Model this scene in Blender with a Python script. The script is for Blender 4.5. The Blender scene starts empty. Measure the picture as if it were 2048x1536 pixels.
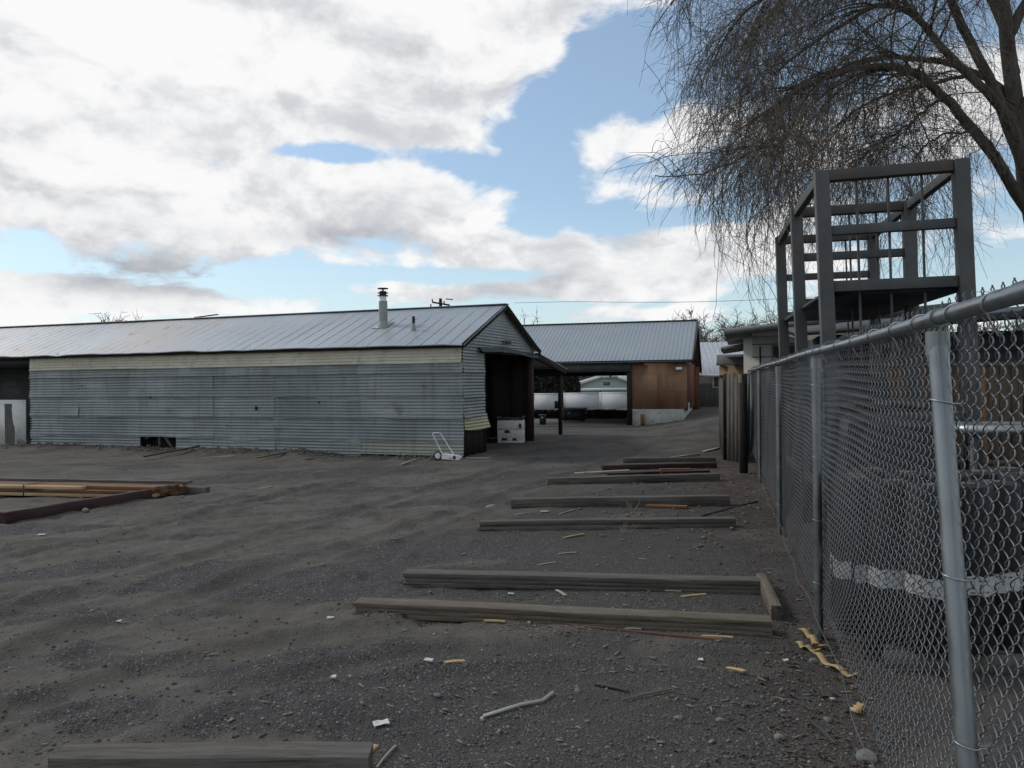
import bpy, math, random
import numpy as np
from mathutils import Matrix, Vector
R = math.radians
rng = np.random.default_rng(7); random.seed(7)
S = bpy.context.scene; COL = S.collection

# ------------------------------------------------------------------ camera
CAMH = 1.65; FPX = 1600.0
cd = bpy.data.cameras.new('camera'); cam = bpy.data.objects.new('camera', cd); COL.objects.link(cam)
cd.sensor_width = 36; cd.lens = 36*FPX/2048; cd.clip_end = 2000; cd.clip_start = 0.05
ROT = Matrix.Rotation(R(90-0.215), 4, 'X') @ Matrix.Rotation(R(-0.6), 4, 'Z')
cam.matrix_world = Matrix.Translation((0, 0, CAMH)) @ ROT
S.camera = cam
RM = np.array(ROT.to_3x3())
def ray(px, py):
    d = RM @ np.array([(px-1024)/FPX, (768-py)/FPX, -1.0]); return d
def atY(px, py, Y):                      # point of the sight line at distance Y ahead
    d = ray(px, py); t = Y/d[1]; return np.array([d[0]*t, Y, CAMH+d[2]*t])
def gp(px, py, z=0.0):                   # point of the sight line on the level z
    d = ray(px, py); t = (z-CAMH)/d[2]; return np.array([d[0]*t, d[1]*t, z])

# ------------------------------------------------------------------ world, sun, exposure
SUN_EL, SUN_AZ = 42.0, -62.0             # azimuth from +Y towards +X
W = bpy.data.worlds.new('World'); S.world = W; W.use_nodes = True
nt = W.node_tree; nt.nodes.clear()
class NG:
    def __init__(s, t): s.t = t
    def n(s, typ, **k):
        o = s.t.nodes.new(typ)
        for a, b in k.items(): setattr(o, a, b)
        return o
    def put(s, sock, v):
        if isinstance(v, bpy.types.NodeSocket): s.t.links.new(v, sock)
        else: sock.default_value = v
    def m(s, op, *a, clamp=False):
        o = s.n('ShaderNodeMath', operation=op, use_clamp=clamp)
        for i, v in enumerate(a): s.put(o.inputs[i], v)
        return o.outputs[0]
    def noise(s, vec, scale, detail=4, rough=.5, dist=0.0, dim='3D'):
        o = s.n('ShaderNodeTexNoise', noise_dimensions=dim)
        if vec is not None: s.put(o.inputs['Vector'], vec)
        o.inputs['Scale'].default_value = scale; o.inputs['Detail'].default_value = detail
        o.inputs['Roughness'].default_value = rough; o.inputs['Distortion'].default_value = dist
        return o.outputs[0]
    def mapr(s, v, a, b, c=0.0, d=1.0, smooth=False):
        o = s.n('ShaderNodeMapRange', interpolation_type='SMOOTHSTEP' if smooth else 'LINEAR')
        s.put(o.inputs[0], v)
        for i, q in enumerate((a, b, c, d)): s.put(o.inputs[i+1], q)
        return o.outputs[0]
    def mix(s, f, a, b, mode='MIX'):
        o = s.n('ShaderNodeMix', data_type='RGBA', blend_type=mode)
        s.put(o.inputs[0], f)
        for i, v in ((6, a), (7, b)):
            if isinstance(v, bpy.types.NodeSocket): s.t.links.new(v, o.inputs[i])
            else: o.inputs[i].default_value = (*v[:3], 1)
        return o.outputs[2]
g = NG(nt)
tc = g.n('ShaderNodeTexCoord'); sep = g.n('ShaderNodeSeparateXYZ'); nt.links.new(tc.outputs['Generated'], sep.inputs[0])
dx, dy, dz = sep.outputs
az = g.m('ARCTAN2', dx, dy); el = g.m('ARCSINE', dz)
def blobs(lst, az, el):
    tot = None
    for (px, py, sx, sy, amp) in lst:
        a = math.atan((px-1024)/FPX); e = math.atan((764-py)/FPX*math.cos(a))
        q = g.m('ADD', g.m('POWER', g.m('ABSOLUTE', g.m('MULTIPLY', g.m('SUBTRACT', az, a), FPX/sx)), 2.0),
                g.m('POWER', g.m('ABSOLUTE', g.m('MULTIPLY', g.m('SUBTRACT', el, e), FPX/sy)), 2.0))
        v = g.m('MULTIPLY', g.m('EXPONENT', g.m('MULTIPLY', q, -1.0)), amp)
        tot = v if tot is None else g.m('ADD', tot, v)
    return tot
def cloudnoise(dele):
    zz = g.m('ADD', g.m('MAXIMUM', g.m('ADD', dz, dele), 0.0), 0.22)
    c = g.n('ShaderNodeCombineXYZ')
    g.put(c.inputs[0], g.m('DIVIDE', dx, zz)); g.put(c.inputs[1], g.m('DIVIDE', dy, zz)); c.inputs[2].default_value = 3.7
    return g.noise(c.outputs[0], 2.3, 8, .56, .35)
CLOUD = [(300,60,460,170,.30),(850,60,330,110,.24),(60,230,330,160,.28),(200,150,500,150,.1),(500,215,200,70,.12),(820,250,170,45,.22),(1030,300,90,22,.10),
 (330,430,420,85,.30),(820,400,260,60,.26),(1230,290,120,60,.30),(1210,390,130,34,.22),(1380,270,70,60,.18),(1200,545,330,45,.28),(950,490,160,26,.16),
 (1000,590,900,40,.20),(150,600,300,50,.2),(1350,470,160,24,.18),(1560,500,200,60,.2),(1960,180,160,70,.26),(1540,330,120,120,.1),(2000,470,120,40,.14),(1150,20,200,55,.20),
 (40,25,90,35,-.25),(1285,125,165,85,-.46),(1075,205,40,45,-.12),(1030,90,90,70,.16),(1085,350,55,130,-.36),(560,300,230,18,-.16),(30,505,60,20,-.3),(640,300,120,22,-.28),(480,330,90,14,-.2),(930,330,60,30,-.18),(760,180,60,20,-.1),(1330,445,160,13,-.14),(1700,560,420,26,-.20),(1850,380,220,80,-.2),(1700,60,180,120,-.10),(440,565,150,20,-.34),(900,552,260,17,-.30),(1250,612,200,12,-.26),(640,545,120,12,-.24)]
GREY = [(300,545,260,45,.75),(130,400,240,50,.28),(330,120,260,50,.10),(640,470,260,26,.38),(980,150,130,40,.18),(1180,560,220,24,.35),(1400,520,140,24,.3),(700,590,500,14,.1),(860,110,140,22,.18),(1260,330,90,18,.12),(200,610,260,14,.12)]
n0 = cloudnoise(0.0)
def dirnoise(sc, off, scale, det, rough, dist=.15):
    c = g.n('ShaderNodeMapping'); nt.links.new(tc.outputs['Generated'], c.inputs[0]); c.inputs['Scale'].default_value = (1, 1, sc); c.inputs['Location'].default_value = (0, 0, off)
    return g.noise(c.outputs[0], scale, det, rough, dist)
pf = dirnoise(1.7, 0.0, 7.5, 8, .60, .25); pf2 = dirnoise(1.7, .045, 7.5, 8, .60, .25)
sm = dirnoise(1.9, .3, 3.2, 5, .5)
dens = g.m('ADD', g.m('ADD', g.m('ADD', g.m('MULTIPLY', g.m('SUBTRACT', n0, .5), .8), .5), g.m('MULTIPLY', blobs(CLOUD, az, el), .78)), g.mapr(g.m('ABSOLUTE', az), .75, 1.1, 0.0, .06))
dens = g.m('ADD', dens, g.m('MULTIPLY', g.m('SUBTRACT', pf, .5), .62))
cov = g.mapr(dens, .50, .63, smooth=True)
shade = g.m('ADD', g.m('MULTIPLY', g.m('SUBTRACT', pf2, pf), 1.9), g.m('MULTIPLY', g.m('SUBTRACT', sm, .52), 1.5))
gr = g.m('ADD', g.m('ADD', g.m('MULTIPLY', shade, .55), g.m('MULTIPLY', blobs(GREY, az, el), 1.15)), .02)
greyf = g.mapr(gr, 0.0, .95, 0.0, 1.0, smooth=True)
sky = g.n('ShaderNodeTexSky', sky_type='NISHITA', sun_disc=False)
sky.sun_elevation = R(SUN_EL); sky.sun_rotation = R(SUN_AZ); sky.air_density = 1.0; sky.dust_density = 0.6; sky.ozone_density = 2.0
ccol = g.mix(g.mapr(shade, -.20, .42, smooth=True), (9.6, 9.6, 9.65), (6.8, 6.95, 7.3))
ccol = g.mix(greyf, ccol, (3.9, 4.15, 4.6))
# thin air near the horizon washes the blue out
hz = g.mapr(el, 0.0, .24, .60, .20, smooth=True)
skyc = g.mix(1.0, sky.outputs[0], (1.35, 1.35, 1.35), 'MULTIPLY')
skyc = g.mix(hz, skyc, (6.2, 8.0, 8.6))
fin = g.mix(cov, skyc, ccol)
bg = g.n('ShaderNodeBackground'); nt.links.new(fin, bg.inputs[0]); bg.inputs[1].default_value = 0.10
wo = g.n('ShaderNodeOutputWorld'); nt.links.new(bg.outputs[0], wo.inputs[0])
W.cycles.sampling_method = 'MANUAL'; W.cycles.sample_map_resolution = 1024
sl = bpy.data.lights.new('sun', 'SUN'); sun = bpy.data.objects.new('sun', sl); COL.objects.link(sun)
sl.energy = 1.5; sl.angle = R(10); sl.color = (1, .96, .9)
sd = Vector((math.sin(R(SUN_AZ))*math.cos(R(SUN_EL)), math.cos(R(SUN_AZ))*math.cos(R(SUN_EL)), math.sin(R(SUN_EL))))
sun.rotation_euler = sd.to_track_quat('Z', 'Y').to_euler()
S.view_settings.view_transform = 'Standard'; S.view_settings.look = 'None'; S.view_settings.exposure = 0; S.view_settings.gamma = 1
S.render.engine = 'CYCLES'; S.cycles.max_bounces = 6; S.cycles.transparent_max_bounces = 8

# ------------------------------------------------------------------ numpy value noise
_T = np.random.default_rng(11).random((256, 256))
def vn(x, y):
    x = np.asarray(x, float); y = np.asarray(y, float)
    xi = np.floor(x).astype(int); yi = np.floor(y).astype(int); fx = x-xi; fy = y-yi
    fx = fx*fx*(3-2*fx); fy = fy*fy*(3-2*fy)
    a = _T[xi & 255, yi & 255]; b = _T[(xi+1) & 255, yi & 255]; c = _T[xi & 255, (yi+1) & 255]; d = _T[(xi+1) & 255, (yi+1) & 255]
    return (a*(1-fx)+b*fx)*(1-fy)+(c*(1-fx)+d*fx)*fy
def fbm(x, y, o=4):
    s = 0; a = .5; t = 0
    for i in range(o):
        s = s+a*vn(x*2**i+17.3*i, y*2**i+9.1*i); t += a; a *= .5
    return s/t
def ss(x, a, b):
    t = np.clip((np.asarray(x, float)-a)/(b-a), 0, 1); return t*t*(3-2*t)
def Hbase(x, y):
    return .38*ss(x, 4.0, 7.5)*ss(y, 21.5, 27)
TRK = []
for pts_ in ([(-40,1345),(260,1240),(520,1150),(800,1062),(1080,970),(1290,900),(1395,850)], [(-40,1255),(240,1165),(480,1090),(740,1015),(1010,938),(1230,880),(1370,842)],
             [(120,1500),(420,1395),(760,1330),(1120,1290),(1500,1330)], [(30,1430),(330,1335),(640,1275),(960,1235)], [(-60,1140),(230,1075),(520,1000),(760,950),(1060,905)]):
    P_ = np.array([gp(*q)[:2] for q in pts_]); t_ = np.linspace(0, len(P_)-1, 34); TRK.append(np.stack([np.interp(t_, np.arange(len(P_)), P_[:, k]) for k in (0, 1)], -1))
def track(x, y):
    x = np.asarray(x, float); y = np.asarray(y, float); best = np.full(x.shape, 9.0); wx = x+.12*(vn(x*1.3, y*1.3)-.5); wy = y+.12*(vn(x*1.3+9, y*1.3)-.5)
    for P_ in TRK:
        for a, b in zip(P_[:-1], P_[1:]):
            d = b-a; t = np.clip(((wx-a[0])*d[0]+(wy-a[1])*d[1])/(d@d), 0, 1); best = np.minimum(best, np.hypot(wx-a[0]-d[0]*t, wy-a[1]-d[1]*t))
    return best
def H(x, y):
    x = np.asarray(x, float); y = np.asarray(y, float)
    h = Hbase(x, y)
    yard = ss(y, 1.0, 2.5)*(1-ss(y, 26, 32))
    # wheel ruts: stretched ridges running from the lower left towards the lane
    u = x*.80+y*.60; v = -x*.60+y*.80
    rut = (fbm(u*.33+3, v*1.25, 3)-.5)
    left = 1-ss(x, -1.0, 1.2)
    h = h+yard*(rut*(.025+.055*left) + (fbm(x*.9, y*.9, 3)-.5)*.03 + (fbm(x*5, y*5, 3)-.5)*(.012+.040*left)+np.clip(fbm(x*2.2+5, y*2.2, 3)-.58, 0, 1)*.14*left+(fbm(x*11, y*11, 2)-.5)*.022*left)
    TD = track(x, y)
    h = h+(-.028*np.exp(-(TD/.13)**4)+.022*np.exp(-((TD-.22)/.07)**2))*(.45+.8*vn(x*1.1, y*1.1))*ss(y, 2.0, 3.0)
    # dirt banked against the long barn wall
    ax, ay = -1.08, 17.4
    s = -(x-ax)*.939+(y-ay)*.344; d = (x-ax)*.344+(y-ay)*.939
    bank = np.exp(-((d+.55)/.45)**2)*ss(s, 2.2, 4.5)*(1-ss(s, 13, 15))
    h = h+bank*(.05+.10*fbm(s*1.3, d*2.5, 3))
    return h
def HG(x, y): return float(H(x, y))
def gravel(x, y):
    b = np.zeros_like(np.asarray(x, float))
    for (px, py, rx, ry, a) in ((800,1170,2.0,.5,.42),(500,1330,.9,.22,.40),(250,1450,.9,.2,.34),(130,1400,.4,.15,.25),(900,1400,1.3,.5,.30),(1250,1120,2.0,1.2,.32),(1300,1400,1.2,.6,.2),(80,1060,1.6,.5,.3),(560,1260,.9,.2,-.3),(300,1270,.8,.2,-.3)):
        c = gp(px, py); b = b+a*np.exp(-((x-c[0])/rx)**2-((y-c[1])/ry)**2)
    u = x*.86+y*.5; v = -x*.5+y*.86
    n = fbm(u*.55+9, v*1.7+4, 4)
    return ss(n+b+.10*ss(x, -1, 2)*(1-ss(y, 9, 14)), .54, .68)

# ------------------------------------------------------------------ mesh builder and object helpers
class MB:
    def __init__(s): s.V = []; s.F = []; s.n = 0
    def add(s, V, F):
        V = np.asarray(V, float).reshape(-1, 3); s.V.append(V)
        if len(F): s.F.append(np.asarray(F)+s.n)
        s.n += len(V); return s
    def box(s, a, b, M=None, taper=None):
        (x0, y0, z0), (x1, y1, z1) = a, b
        V = np.array([(x0,y0,z0),(x1,y0,z0),(x1,y1,z0),(x0,y1,z0),(x0,y0,z1),(x1,y0,z1),(x1,y1,z1),(x0,y1,z1)], float)
        if taper is not None:
            c = V[4:].mean(0); V[4:, :2] = c[:2]+(V[4:, :2]-c[:2])*taper
        if M is not None: V = V@np.array(M.to_3x3()).T+np.array(M.translation)
        return s.add(V, [(0,3,2,1),(4,5,6,7),(0,1,5,4),(1,2,6,5),(2,3,7,6),(3,0,4,7)])
    def beam(s, p, q, w, h, up=(0, 0, 1)):
        p = np.array(p, float); q = np.array(q, float); d = q-p; L = np.linalg.norm(d); d /= L
        u = np.array(up, float)
        if abs(d@u) > .97: u = np.array((0, 1., 0))
        x = np.cross(d, u); x /= np.linalg.norm(x); z = np.cross(x, d)
        V = []
        for e in (p, q):
            for a, b in ((-1,-1),(1,-1),(1,1),(-1,1)): V.append(e+x*a*w/2+z*b*h/2)
        return s.add(V, [(0,1,2,3),(7,6,5,4),(0,4,5,1),(1,5,6,2),(2,6,7,3),(3,7,4,0)])
    def tubes(s, P, Rd, sides=6, caps=True):
        P = np.asarray(P, float)
        if P.ndim == 2: P = P[None]
        m, n, _ = P.shape; Rd = np.broadcast_to(np.asarray(Rd, float), (m, n))
        T = np.gradient(P, axis=1); T /= np.linalg.norm(T, axis=2, keepdims=True)+1e-12
        ref = np.array([.313, .947, .07]); 
        mt = np.abs(T.mean(1)@ref) > .9
        rf = np.where(mt[:, None], np.array([.9, .1, .42]), ref)[:, None, :]
        A = np.cross(T, rf); A /= np.linalg.norm(A, axis=2, keepdims=True)+1e-12; B = np.cross(T, A)
        th = np.arange(sides)/sides*2*np.pi
        V = P[:, :, None, :]+Rd[:, :, None, None]*(A[:, :, None, :]*np.cos(th)[None, None, :, None]+B[:, :, None, :]*np.sin(th)[None, None, :, None])
        idx = np.arange(m*n*sides).reshape(m, n, sides); nx = np.roll(idx, -1, axis=2)
        F = np.stack([idx[:, :-1], nx[:, :-1], nx[:, 1:], idx[:, 1:]], -1).reshape(-1, 4)
        s.add(V.reshape(-1, 3), F)
        if caps and m <= 40 and sides >= 5:
            for i in range(m):
                for e, rev in ((0, True), (n-1, False)):
                    c = s.n; ring = V[i, e]; s.V.append(np.vstack([ring, P[i, e][None]])); s.n += sides+1
                    fr = [(c+k, c+(k+1) % sides, c+sides, c+sides) for k in range(sides)]
                    s.F.append(np.array([(b, a, d, d) if rev else (a, b, d, d) for a, b, d, _ in fr]))
        return s
    def tube(s, pts, r, sides=8): return s.tubes(np.array(pts, float), r, sides)
    def cyl(s, p, q, r, sides=16, r2=None):
        return s.tubes(np.array([p, q], float), np.array([[r, r if r2 is None else r2]]), sides)
    def grid(s, G, flip=False):
        G = np.asarray(G, float); a, b, _ = G.shape; i = np.arange(a*b).reshape(a, b)
        F = np.stack([i[:-1, :-1], i[1:, :-1], i[1:, 1:], i[:-1, 1:]], -1).reshape(-1, 4)
        if flip: F = F[:, ::-1]
        return s.add(G.reshape(-1, 3), F)
    def mesh(s, name, smooth=False):
        V = np.vstack(s.V); me = bpy.data.meshes.new(name)
        quads = []; tris = []
        for f in s.F:
            if f.shape[1] == 3: tris.append(f)
            else:
                dg = f[:, 2] == f[:, 3]; quads.append(f[~dg]); tris.append(f[dg][:, :3])
        q = np.vstack(quads) if quads else np.zeros((0, 4), int); t = np.vstack(tris) if tris else np.zeros((0, 3), int)
        me.vertices.add(len(V)); me.vertices.foreach_set('co', V.ravel())
        me.loops.add(q.size+t.size); me.loops.foreach_set('vertex_index', np.concatenate([q.ravel(), t.ravel()]).astype(np.int32))
        me.polygons.add(len(q)+len(t))
        st = np.concatenate([np.arange(len(q))*4, q.size+np.arange(len(t))*3]).astype(np.int32)
        me.polygons.foreach_set('loop_start', st)
        if smooth: me.polygons.foreach_set('use_smooth', np.ones(len(q)+len(t), bool))
        me.update(calc_edges=True); me.validate(); return me
    def build(s, name, mat, parent=None, smooth=False, M=None, label=None, bevel=0):
        o = bpy.data.objects.new(name, s.mesh(name, smooth)); COL.objects.link(o)
        if mat is not None: o.data.materials.append(mat)
        if parent is not None: o.parent = parent
        if M is not None: o.matrix_local = M
        if label: o['label'] = label
        if bevel:
            b = o.modifiers.new('bevel', 'BEVEL'); b.width = bevel; b.segments = 2; b.limit_method = 'ANGLE'
        return o
def tag(o, label, cat, group=None, kind=None):
    if label: o['label'] = label
    if cat: o['category'] = cat
    if group: o['group'] = group
    if kind: o['kind'] = kind
    return o
def thing(name, label, cat, loc=(0, 0, 0), rz=0, group=None):
    o = bpy.data.objects.new(name, None); COL.objects.link(o); o.empty_display_size = .2
    o.location = loc; o.rotation_euler = (0, 0, rz); return tag(o, label, cat, group)
def sline(px0, py0, px1, py1): pass

# ------------------------------------------------------------------ materials
def mat(name, cols, scale=2.0, rough=.8, metal=0.0, stretch=(1, 1, 1), bump=0.0, bscale=40.0, detail=5, lo=.35, hi=.65, spec=.5, extra=None, bdist=.01, coord='Object'):
    m = bpy.data.materials.new(name); m.use_nodes = True; t = m.node_tree; t.nodes.clear(); h = NG(t)
    out = h.n('ShaderNodeOutputMaterial'); b = h.n('ShaderNodeBsdfPrincipled'); t.links.new(b.outputs[0], out.inputs[0])
    tcn = h.n('ShaderNodeTexCoord'); mp = h.n('ShaderNodeMapping'); t.links.new(tcn.outputs[coord], mp.inputs[0]); mp.inputs['Scale'].default_value = stretch
    oi = h.n('ShaderNodeObjectInfo')
    vec = h.n('ShaderNodeVectorMath', operation='ADD'); t.links.new(mp.outputs[0], vec.inputs[0])
    cb = h.n('ShaderNodeCombineXYZ'); h.put(cb.inputs[0], h.m('MULTIPLY', oi.outputs['Random'], 37.0)); h.put(cb.inputs[1], h.m('MULTIPLY', oi.outputs['Random'], 91.0)); t.links.new(cb.outputs[0], vec.inputs[1])
    v = vec.outputs[0]
    n = h.noise(v, scale, detail, .6)
    c = h.mix(h.mapr(n, lo, hi), cols[0], cols[1])
    if len(cols) > 2:
        n2 = h.noise(v, scale*3.3, detail, .65, .4); c = h.mix(h.mapr(n2, .52, .68), c, cols[2])
    vv = h.m('ADD', .93, h.m('MULTIPLY', oi.outputs['Random'], .14))
    hs = h.n('ShaderNodeHueSaturation'); h.put(hs.inputs['Value'], vv); t.links.new(c, hs.inputs['Color']); c = hs.outputs[0]
    if extra: c = extra(h, c, v, tcn, b)
    t.links.new(c, b.inputs['Base Color']); b.inputs['Metallic'].default_value = metal
    rn = h.noise(v, scale*2, 4); h.put(b.inputs['Roughness'], h.mapr(rn, .3, .7, max(.05, rough-.1), min(1, rough+.1)))
    b.inputs['Specular IOR Level'].default_value = spec
    if bump:
        bn = h.n('ShaderNodeBump'); bn.inputs['Strength'].default_value = bump; bn.inputs['Distance'].default_value = bdist
        h.put(bn.inputs['Height'], h.noise(v, bscale, 4, .6)); t.links.new(bn.outputs[0], b.inputs['Normal'])
    return m
def wood(name, a, b, c=None, rough=.85, along=0, sc=3.0, bump=.25, **k):
    st = [14, 14, 14]; st[along] = .9
    def cracks(h, cc, v, tcn, b_):
        mp = h.n('ShaderNodeMapping'); h.t.links.new(tcn.outputs['Object'], mp.inputs[0]); q = [55, 55, 55]; q[along] = 1.1; mp.inputs['Scale'].default_value = q
        va = h.n('ShaderNodeVectorMath', operation='ADD'); h.t.links.new(mp.outputs[0], va.inputs[0]); va.inputs[1].default_value = (len(name)*1.7, 3.1, 5.2)
        n = h.noise(va.outputs[0], 1.0, 3, .5, .3); cc = h.mix(h.mapr(n, .62, .68, 0, .75), cc, tuple(x*.25 for x in a))
        n = h.noise(tcn.outputs['Object'], 2.1, 6, .7); return h.mix(h.mapr(n, .5, .75, 0, .35), cc, tuple(x*.55 for x in b))
    k.setdefault('extra', cracks)
    return mat(name, (a, b) if c is None else (a, b, c), scale=sc, stretch=tuple(st), rough=rough, bump=bump, bscale=sc*2.2, lo=.3, hi=.7, spec=.25, **k)
def rusty(amount=.62, col=(.09, .035, .018), sc=1.6, stretch=None):
    def f(h, c, v, tcn, b):
        n = h.noise(v, sc, 7, .68, .3); return h.mix(h.mapr(n, amount, amount+.08), c, col)
    return f
M = {}
def sheets(h, c, v, tcn, b):
    s_ = h.n('ShaderNodeSeparateXYZ'); h.t.links.new(tcn.outputs['Object'], s_.inputs[0])
    cb = h.n('ShaderNodeCombineXYZ'); h.put(cb.inputs[0], h.m('FLOOR', h.m('DIVIDE', h.m('ADD', s_.outputs[0], .2), 2.3))); h.put(cb.inputs[1], h.m('FLOOR', h.m('DIVIDE', h.m('ADD', s_.outputs[2], .14), .5)))
    wn = h.n('ShaderNodeTexWhiteNoise', noise_dimensions='2D'); h.t.links.new(cb.outputs[0], wn.inputs['Vector'])
    c = h.mix(h.m('MULTIPLY', wn.outputs['Value'], .5), c, (.34,.355,.34))
    foot = h.mapr(s_.outputs[2], .36, .30); low = h.m('MULTIPLY', foot, h.mapr(s_.outputs[0], -2.6, -2.5)); c = h.mix(h.m('MULTIPLY', low, .6), c, (.36,.35,.26))
    n = h.noise(v, 2.4, 7, .68, .3); c = h.mix(h.mapr(n, .60, .72, 0, .7), c, (.15,.125,.10))
    mp = h.n('ShaderNodeMapping'); h.t.links.new(tcn.outputs['Object'], mp.inputs[0]); mp.inputs['Scale'].default_value = (5, 5, .5)
    st = h.noise(mp.outputs[0], 1.6, 5, .6); return h.mix(h.mapr(st, .52, .72, 0, .45), c, (.13,.12,.105))
M['galv_wall'] = mat('galvanised_wall', ((.19,.213,.214),(.295,.318,.314),(.225,.243,.228)), .7, .5, .2, bump=.15, bscale=9, extra=sheets)
M['cream'] = mat('cream_sheet', ((.46,.43,.335),(.56,.53,.43),(.38,.35,.27)), .9, .6, 0, bump=.1, bscale=8, extra=rusty(.68, (.24,.2,.13), 3))
M['yellowed'] = mat('yellowed_sheet', ((.42,.42,.24),(.55,.54,.33)), 3, .6, 0)
def roofpatch(h, c, v, tcn, b):
    s_ = h.n('ShaderNodeSeparateXYZ'); h.t.links.new(tcn.outputs['Object'], s_.inputs[0])
    # weathered, rust-speckled sheets towards the far end of the roof; sheets differ in tone
    q = h.m('FLOOR', h.m('DIVIDE', s_.outputs[0], .66)); wn = h.n('ShaderNodeTexWhiteNoise', noise_dimensions='1D'); h.put(wn.inputs['W'], q)
    c = h.mix(h.m('MULTIPLY', wn.outputs['Value'], .30), c, (.34,.35,.36))
    far = h.mapr(s_.outputs[0], -6.5, -9.5, 0, 1, smooth=True)
    n = h.noise(v, 1.1, 6, .62)
    c = h.mix(h.m('MULTIPLY', far, h.mapr(n, .40, .58)), c, (.36,.335,.315))
    n2 = h.noise(v, 3.2, 7, .66, .4)
    c = h.mix(h.m('MULTIPLY', h.mapr(n2, .60, .66), h.m('ADD', .08, h.m('MULTIPLY', far, .6))), c, (.20,.13,.09))
    return c
M['roof'] = mat('old_roof', ((.27,.30,.325),(.335,.365,.385)), .8, .5, .35, stretch=(1,.35,1), extra=roofpatch, bump=.08, bscale=4)
M['roof2'] = mat('grey_roof', ((.29,.325,.345),(.325,.36,.378)), .5, .55, .3)
M['roof3'] = mat('pale_roof', ((.42,.44,.46),(.5,.52,.54),(.33,.34,.35)), 2.0, .5, .3, stretch=(4,.4,1))
M['galv'] = mat('galvanised_tube', ((.17,.183,.19),(.235,.25,.257)), 6, .38, .8, bump=.05, bscale=30)
M['tie'] = mat('tie_wire', ((.30,.305,.31),(.42,.425,.43)), 30, .4, .5)
M['wire'] = mat('galvanised_wire', ((.105,.112,.118),(.165,.172,.178)), 20, .42, .45)
M['steelgrey'] = mat('painted_steel', ((.046,.048,.050),(.088,.088,.086),(.064,.062,.058)), 3, .65, .1, bump=.1, bscale=30, extra=rusty(.60, (.085,.048,.030), 2.2))
M['steeltop'] = mat('rusting_steel', ((.06,.059,.058),(.078,.060,.050),(.10,.055,.038)), 2.2, .7, .2, stretch=(1,1,1), bump=.2, bscale=40)
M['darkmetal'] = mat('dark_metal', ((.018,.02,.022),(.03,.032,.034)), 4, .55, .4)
M['black'] = mat('black_plastic', ((.006,.0065,.008),(.012,.013,.015)), 5, .62, spec=.3)
M['tarp'] = mat('dark_tarpaulin', ((.012,.014,.018),(.022,.025,.031)), 2, .5, bump=.6, bscale=3, bdist=.05)
M['white'] = mat('white_plastic', ((.66,.66,.64),(.74,.74,.72),(.55,.55,.52)), 4, .5)
M['panelwhite'] = mat('white_panel', ((.56,.56,.55),(.62,.62,.61)), 1.2, .7)
M['whiteedge'] = mat('white_edge', ((.72,.73,.73),(.8,.8,.8)), 1.2, .5)
M['oldwhite'] = mat('peeling_white_sheet', ((.60,.60,.57),(.68,.68,.65),(.5,.49,.45)), 1.5, .7)
M['bare'] = wood('bare_weathered_patch', (.05,.043,.038), (.16,.15,.135), along=2)
M['darkwood'] = wood('dark_old_wood', (.020,.015,.013), (.045,.036,.031), along=2)
M['redwood'] = wood('red_brown_wood', (.022,.014,.012), (.048,.028,.022), along=2)
M['greywood'] = wood('weathered_timber', (.072,.062,.052), (.150,.136,.118), (.050,.042,.035))
M['tantimber'] = wood('tan_timber', (.085,.068,.050), (.175,.146,.112), (.055,.043,.032))
M['freshwood'] = wood('fresh_lumber', (.34,.22,.12), (.50,.35,.20))
M['brownwood'] = wood('brown_lumber', (.085,.045,.028), (.15,.08,.048))
M['maroonwood'] = wood('maroon_timber', (.035,.020,.020), (.065,.038,.036))
M['orangewood'] = wood('orange_lumber', (.16,.075,.035), (.25,.12,.055))
M['chipwood'] = wood('yellow_chip', (.30,.21,.10), (.44,.33,.17))
M['palechip'] = wood('pale_chip', (.26,.23,.18), (.38,.35,.28))
M['fencewood'] = wood('weathered_fence_boards', (.045,.042,.037), (.145,.132,.115), (.10,.075,.05), along=2)
M['brownfence'] = wood('brown_fence_boards', (.075,.05,.035), (.125,.085,.058), along=2)
def ply(name, a, b, c, px=1.22, pz=1.22):
    def f(h, cc, v, tcn, b_):
        s_ = h.n('ShaderNodeSeparateXYZ'); h.t.links.new(tcn.outputs['Object'], s_.inputs[0])
        qx = h.m('FLOOR', h.m('DIVIDE', s_.outputs[0], px)); qz = h.m('FLOOR', h.m('DIVIDE', s_.outputs[2], pz))
        wn = h.n('ShaderNodeTexWhiteNoise', noise_dimensions='2D'); cb = h.n('ShaderNodeCombineXYZ'); h.put(cb.inputs[0], qx); h.put(cb.inputs[1], qz); h.t.links.new(cb.outputs[0], wn.inputs['Vector'])
        cc = h.mix(h.m('MULTIPLY', wn.outputs['Value'], .45), cc, c)
        # panel joints
        fx = h.m('ABSOLUTE', h.m('SUBTRACT', h.m('FRACT', h.m('DIVIDE', s_.outputs[0], px)), .5)); fz = h.m('ABSOLUTE', h.m('SUBTRACT', h.m('FRACT', h.m('DIVIDE', s_.outputs[2], pz)), .5))
        j = h.m('MAXIMUM', h.m('GREATER_THAN', fx, .493), h.m('GREATER_THAN', fz, .493))
        return h.mix(h.m('MULTIPLY', j, .5), cc, (.06,.03,.02))
    return mat(name, (a, b), 2.2, .8, 0, stretch=(2.5, 2.5, .5), spec=.2, extra=f, bump=.1, bscale=12)
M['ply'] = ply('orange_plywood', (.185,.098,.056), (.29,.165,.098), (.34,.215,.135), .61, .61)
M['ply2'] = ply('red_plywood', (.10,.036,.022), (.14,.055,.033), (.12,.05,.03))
M['tanply'] = mat('tan_plywood', ((.22,.13,.065),(.30,.19,.10),(.12,.08,.05)), 2.5, .8, 0, stretch=(1,1,.6))
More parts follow.
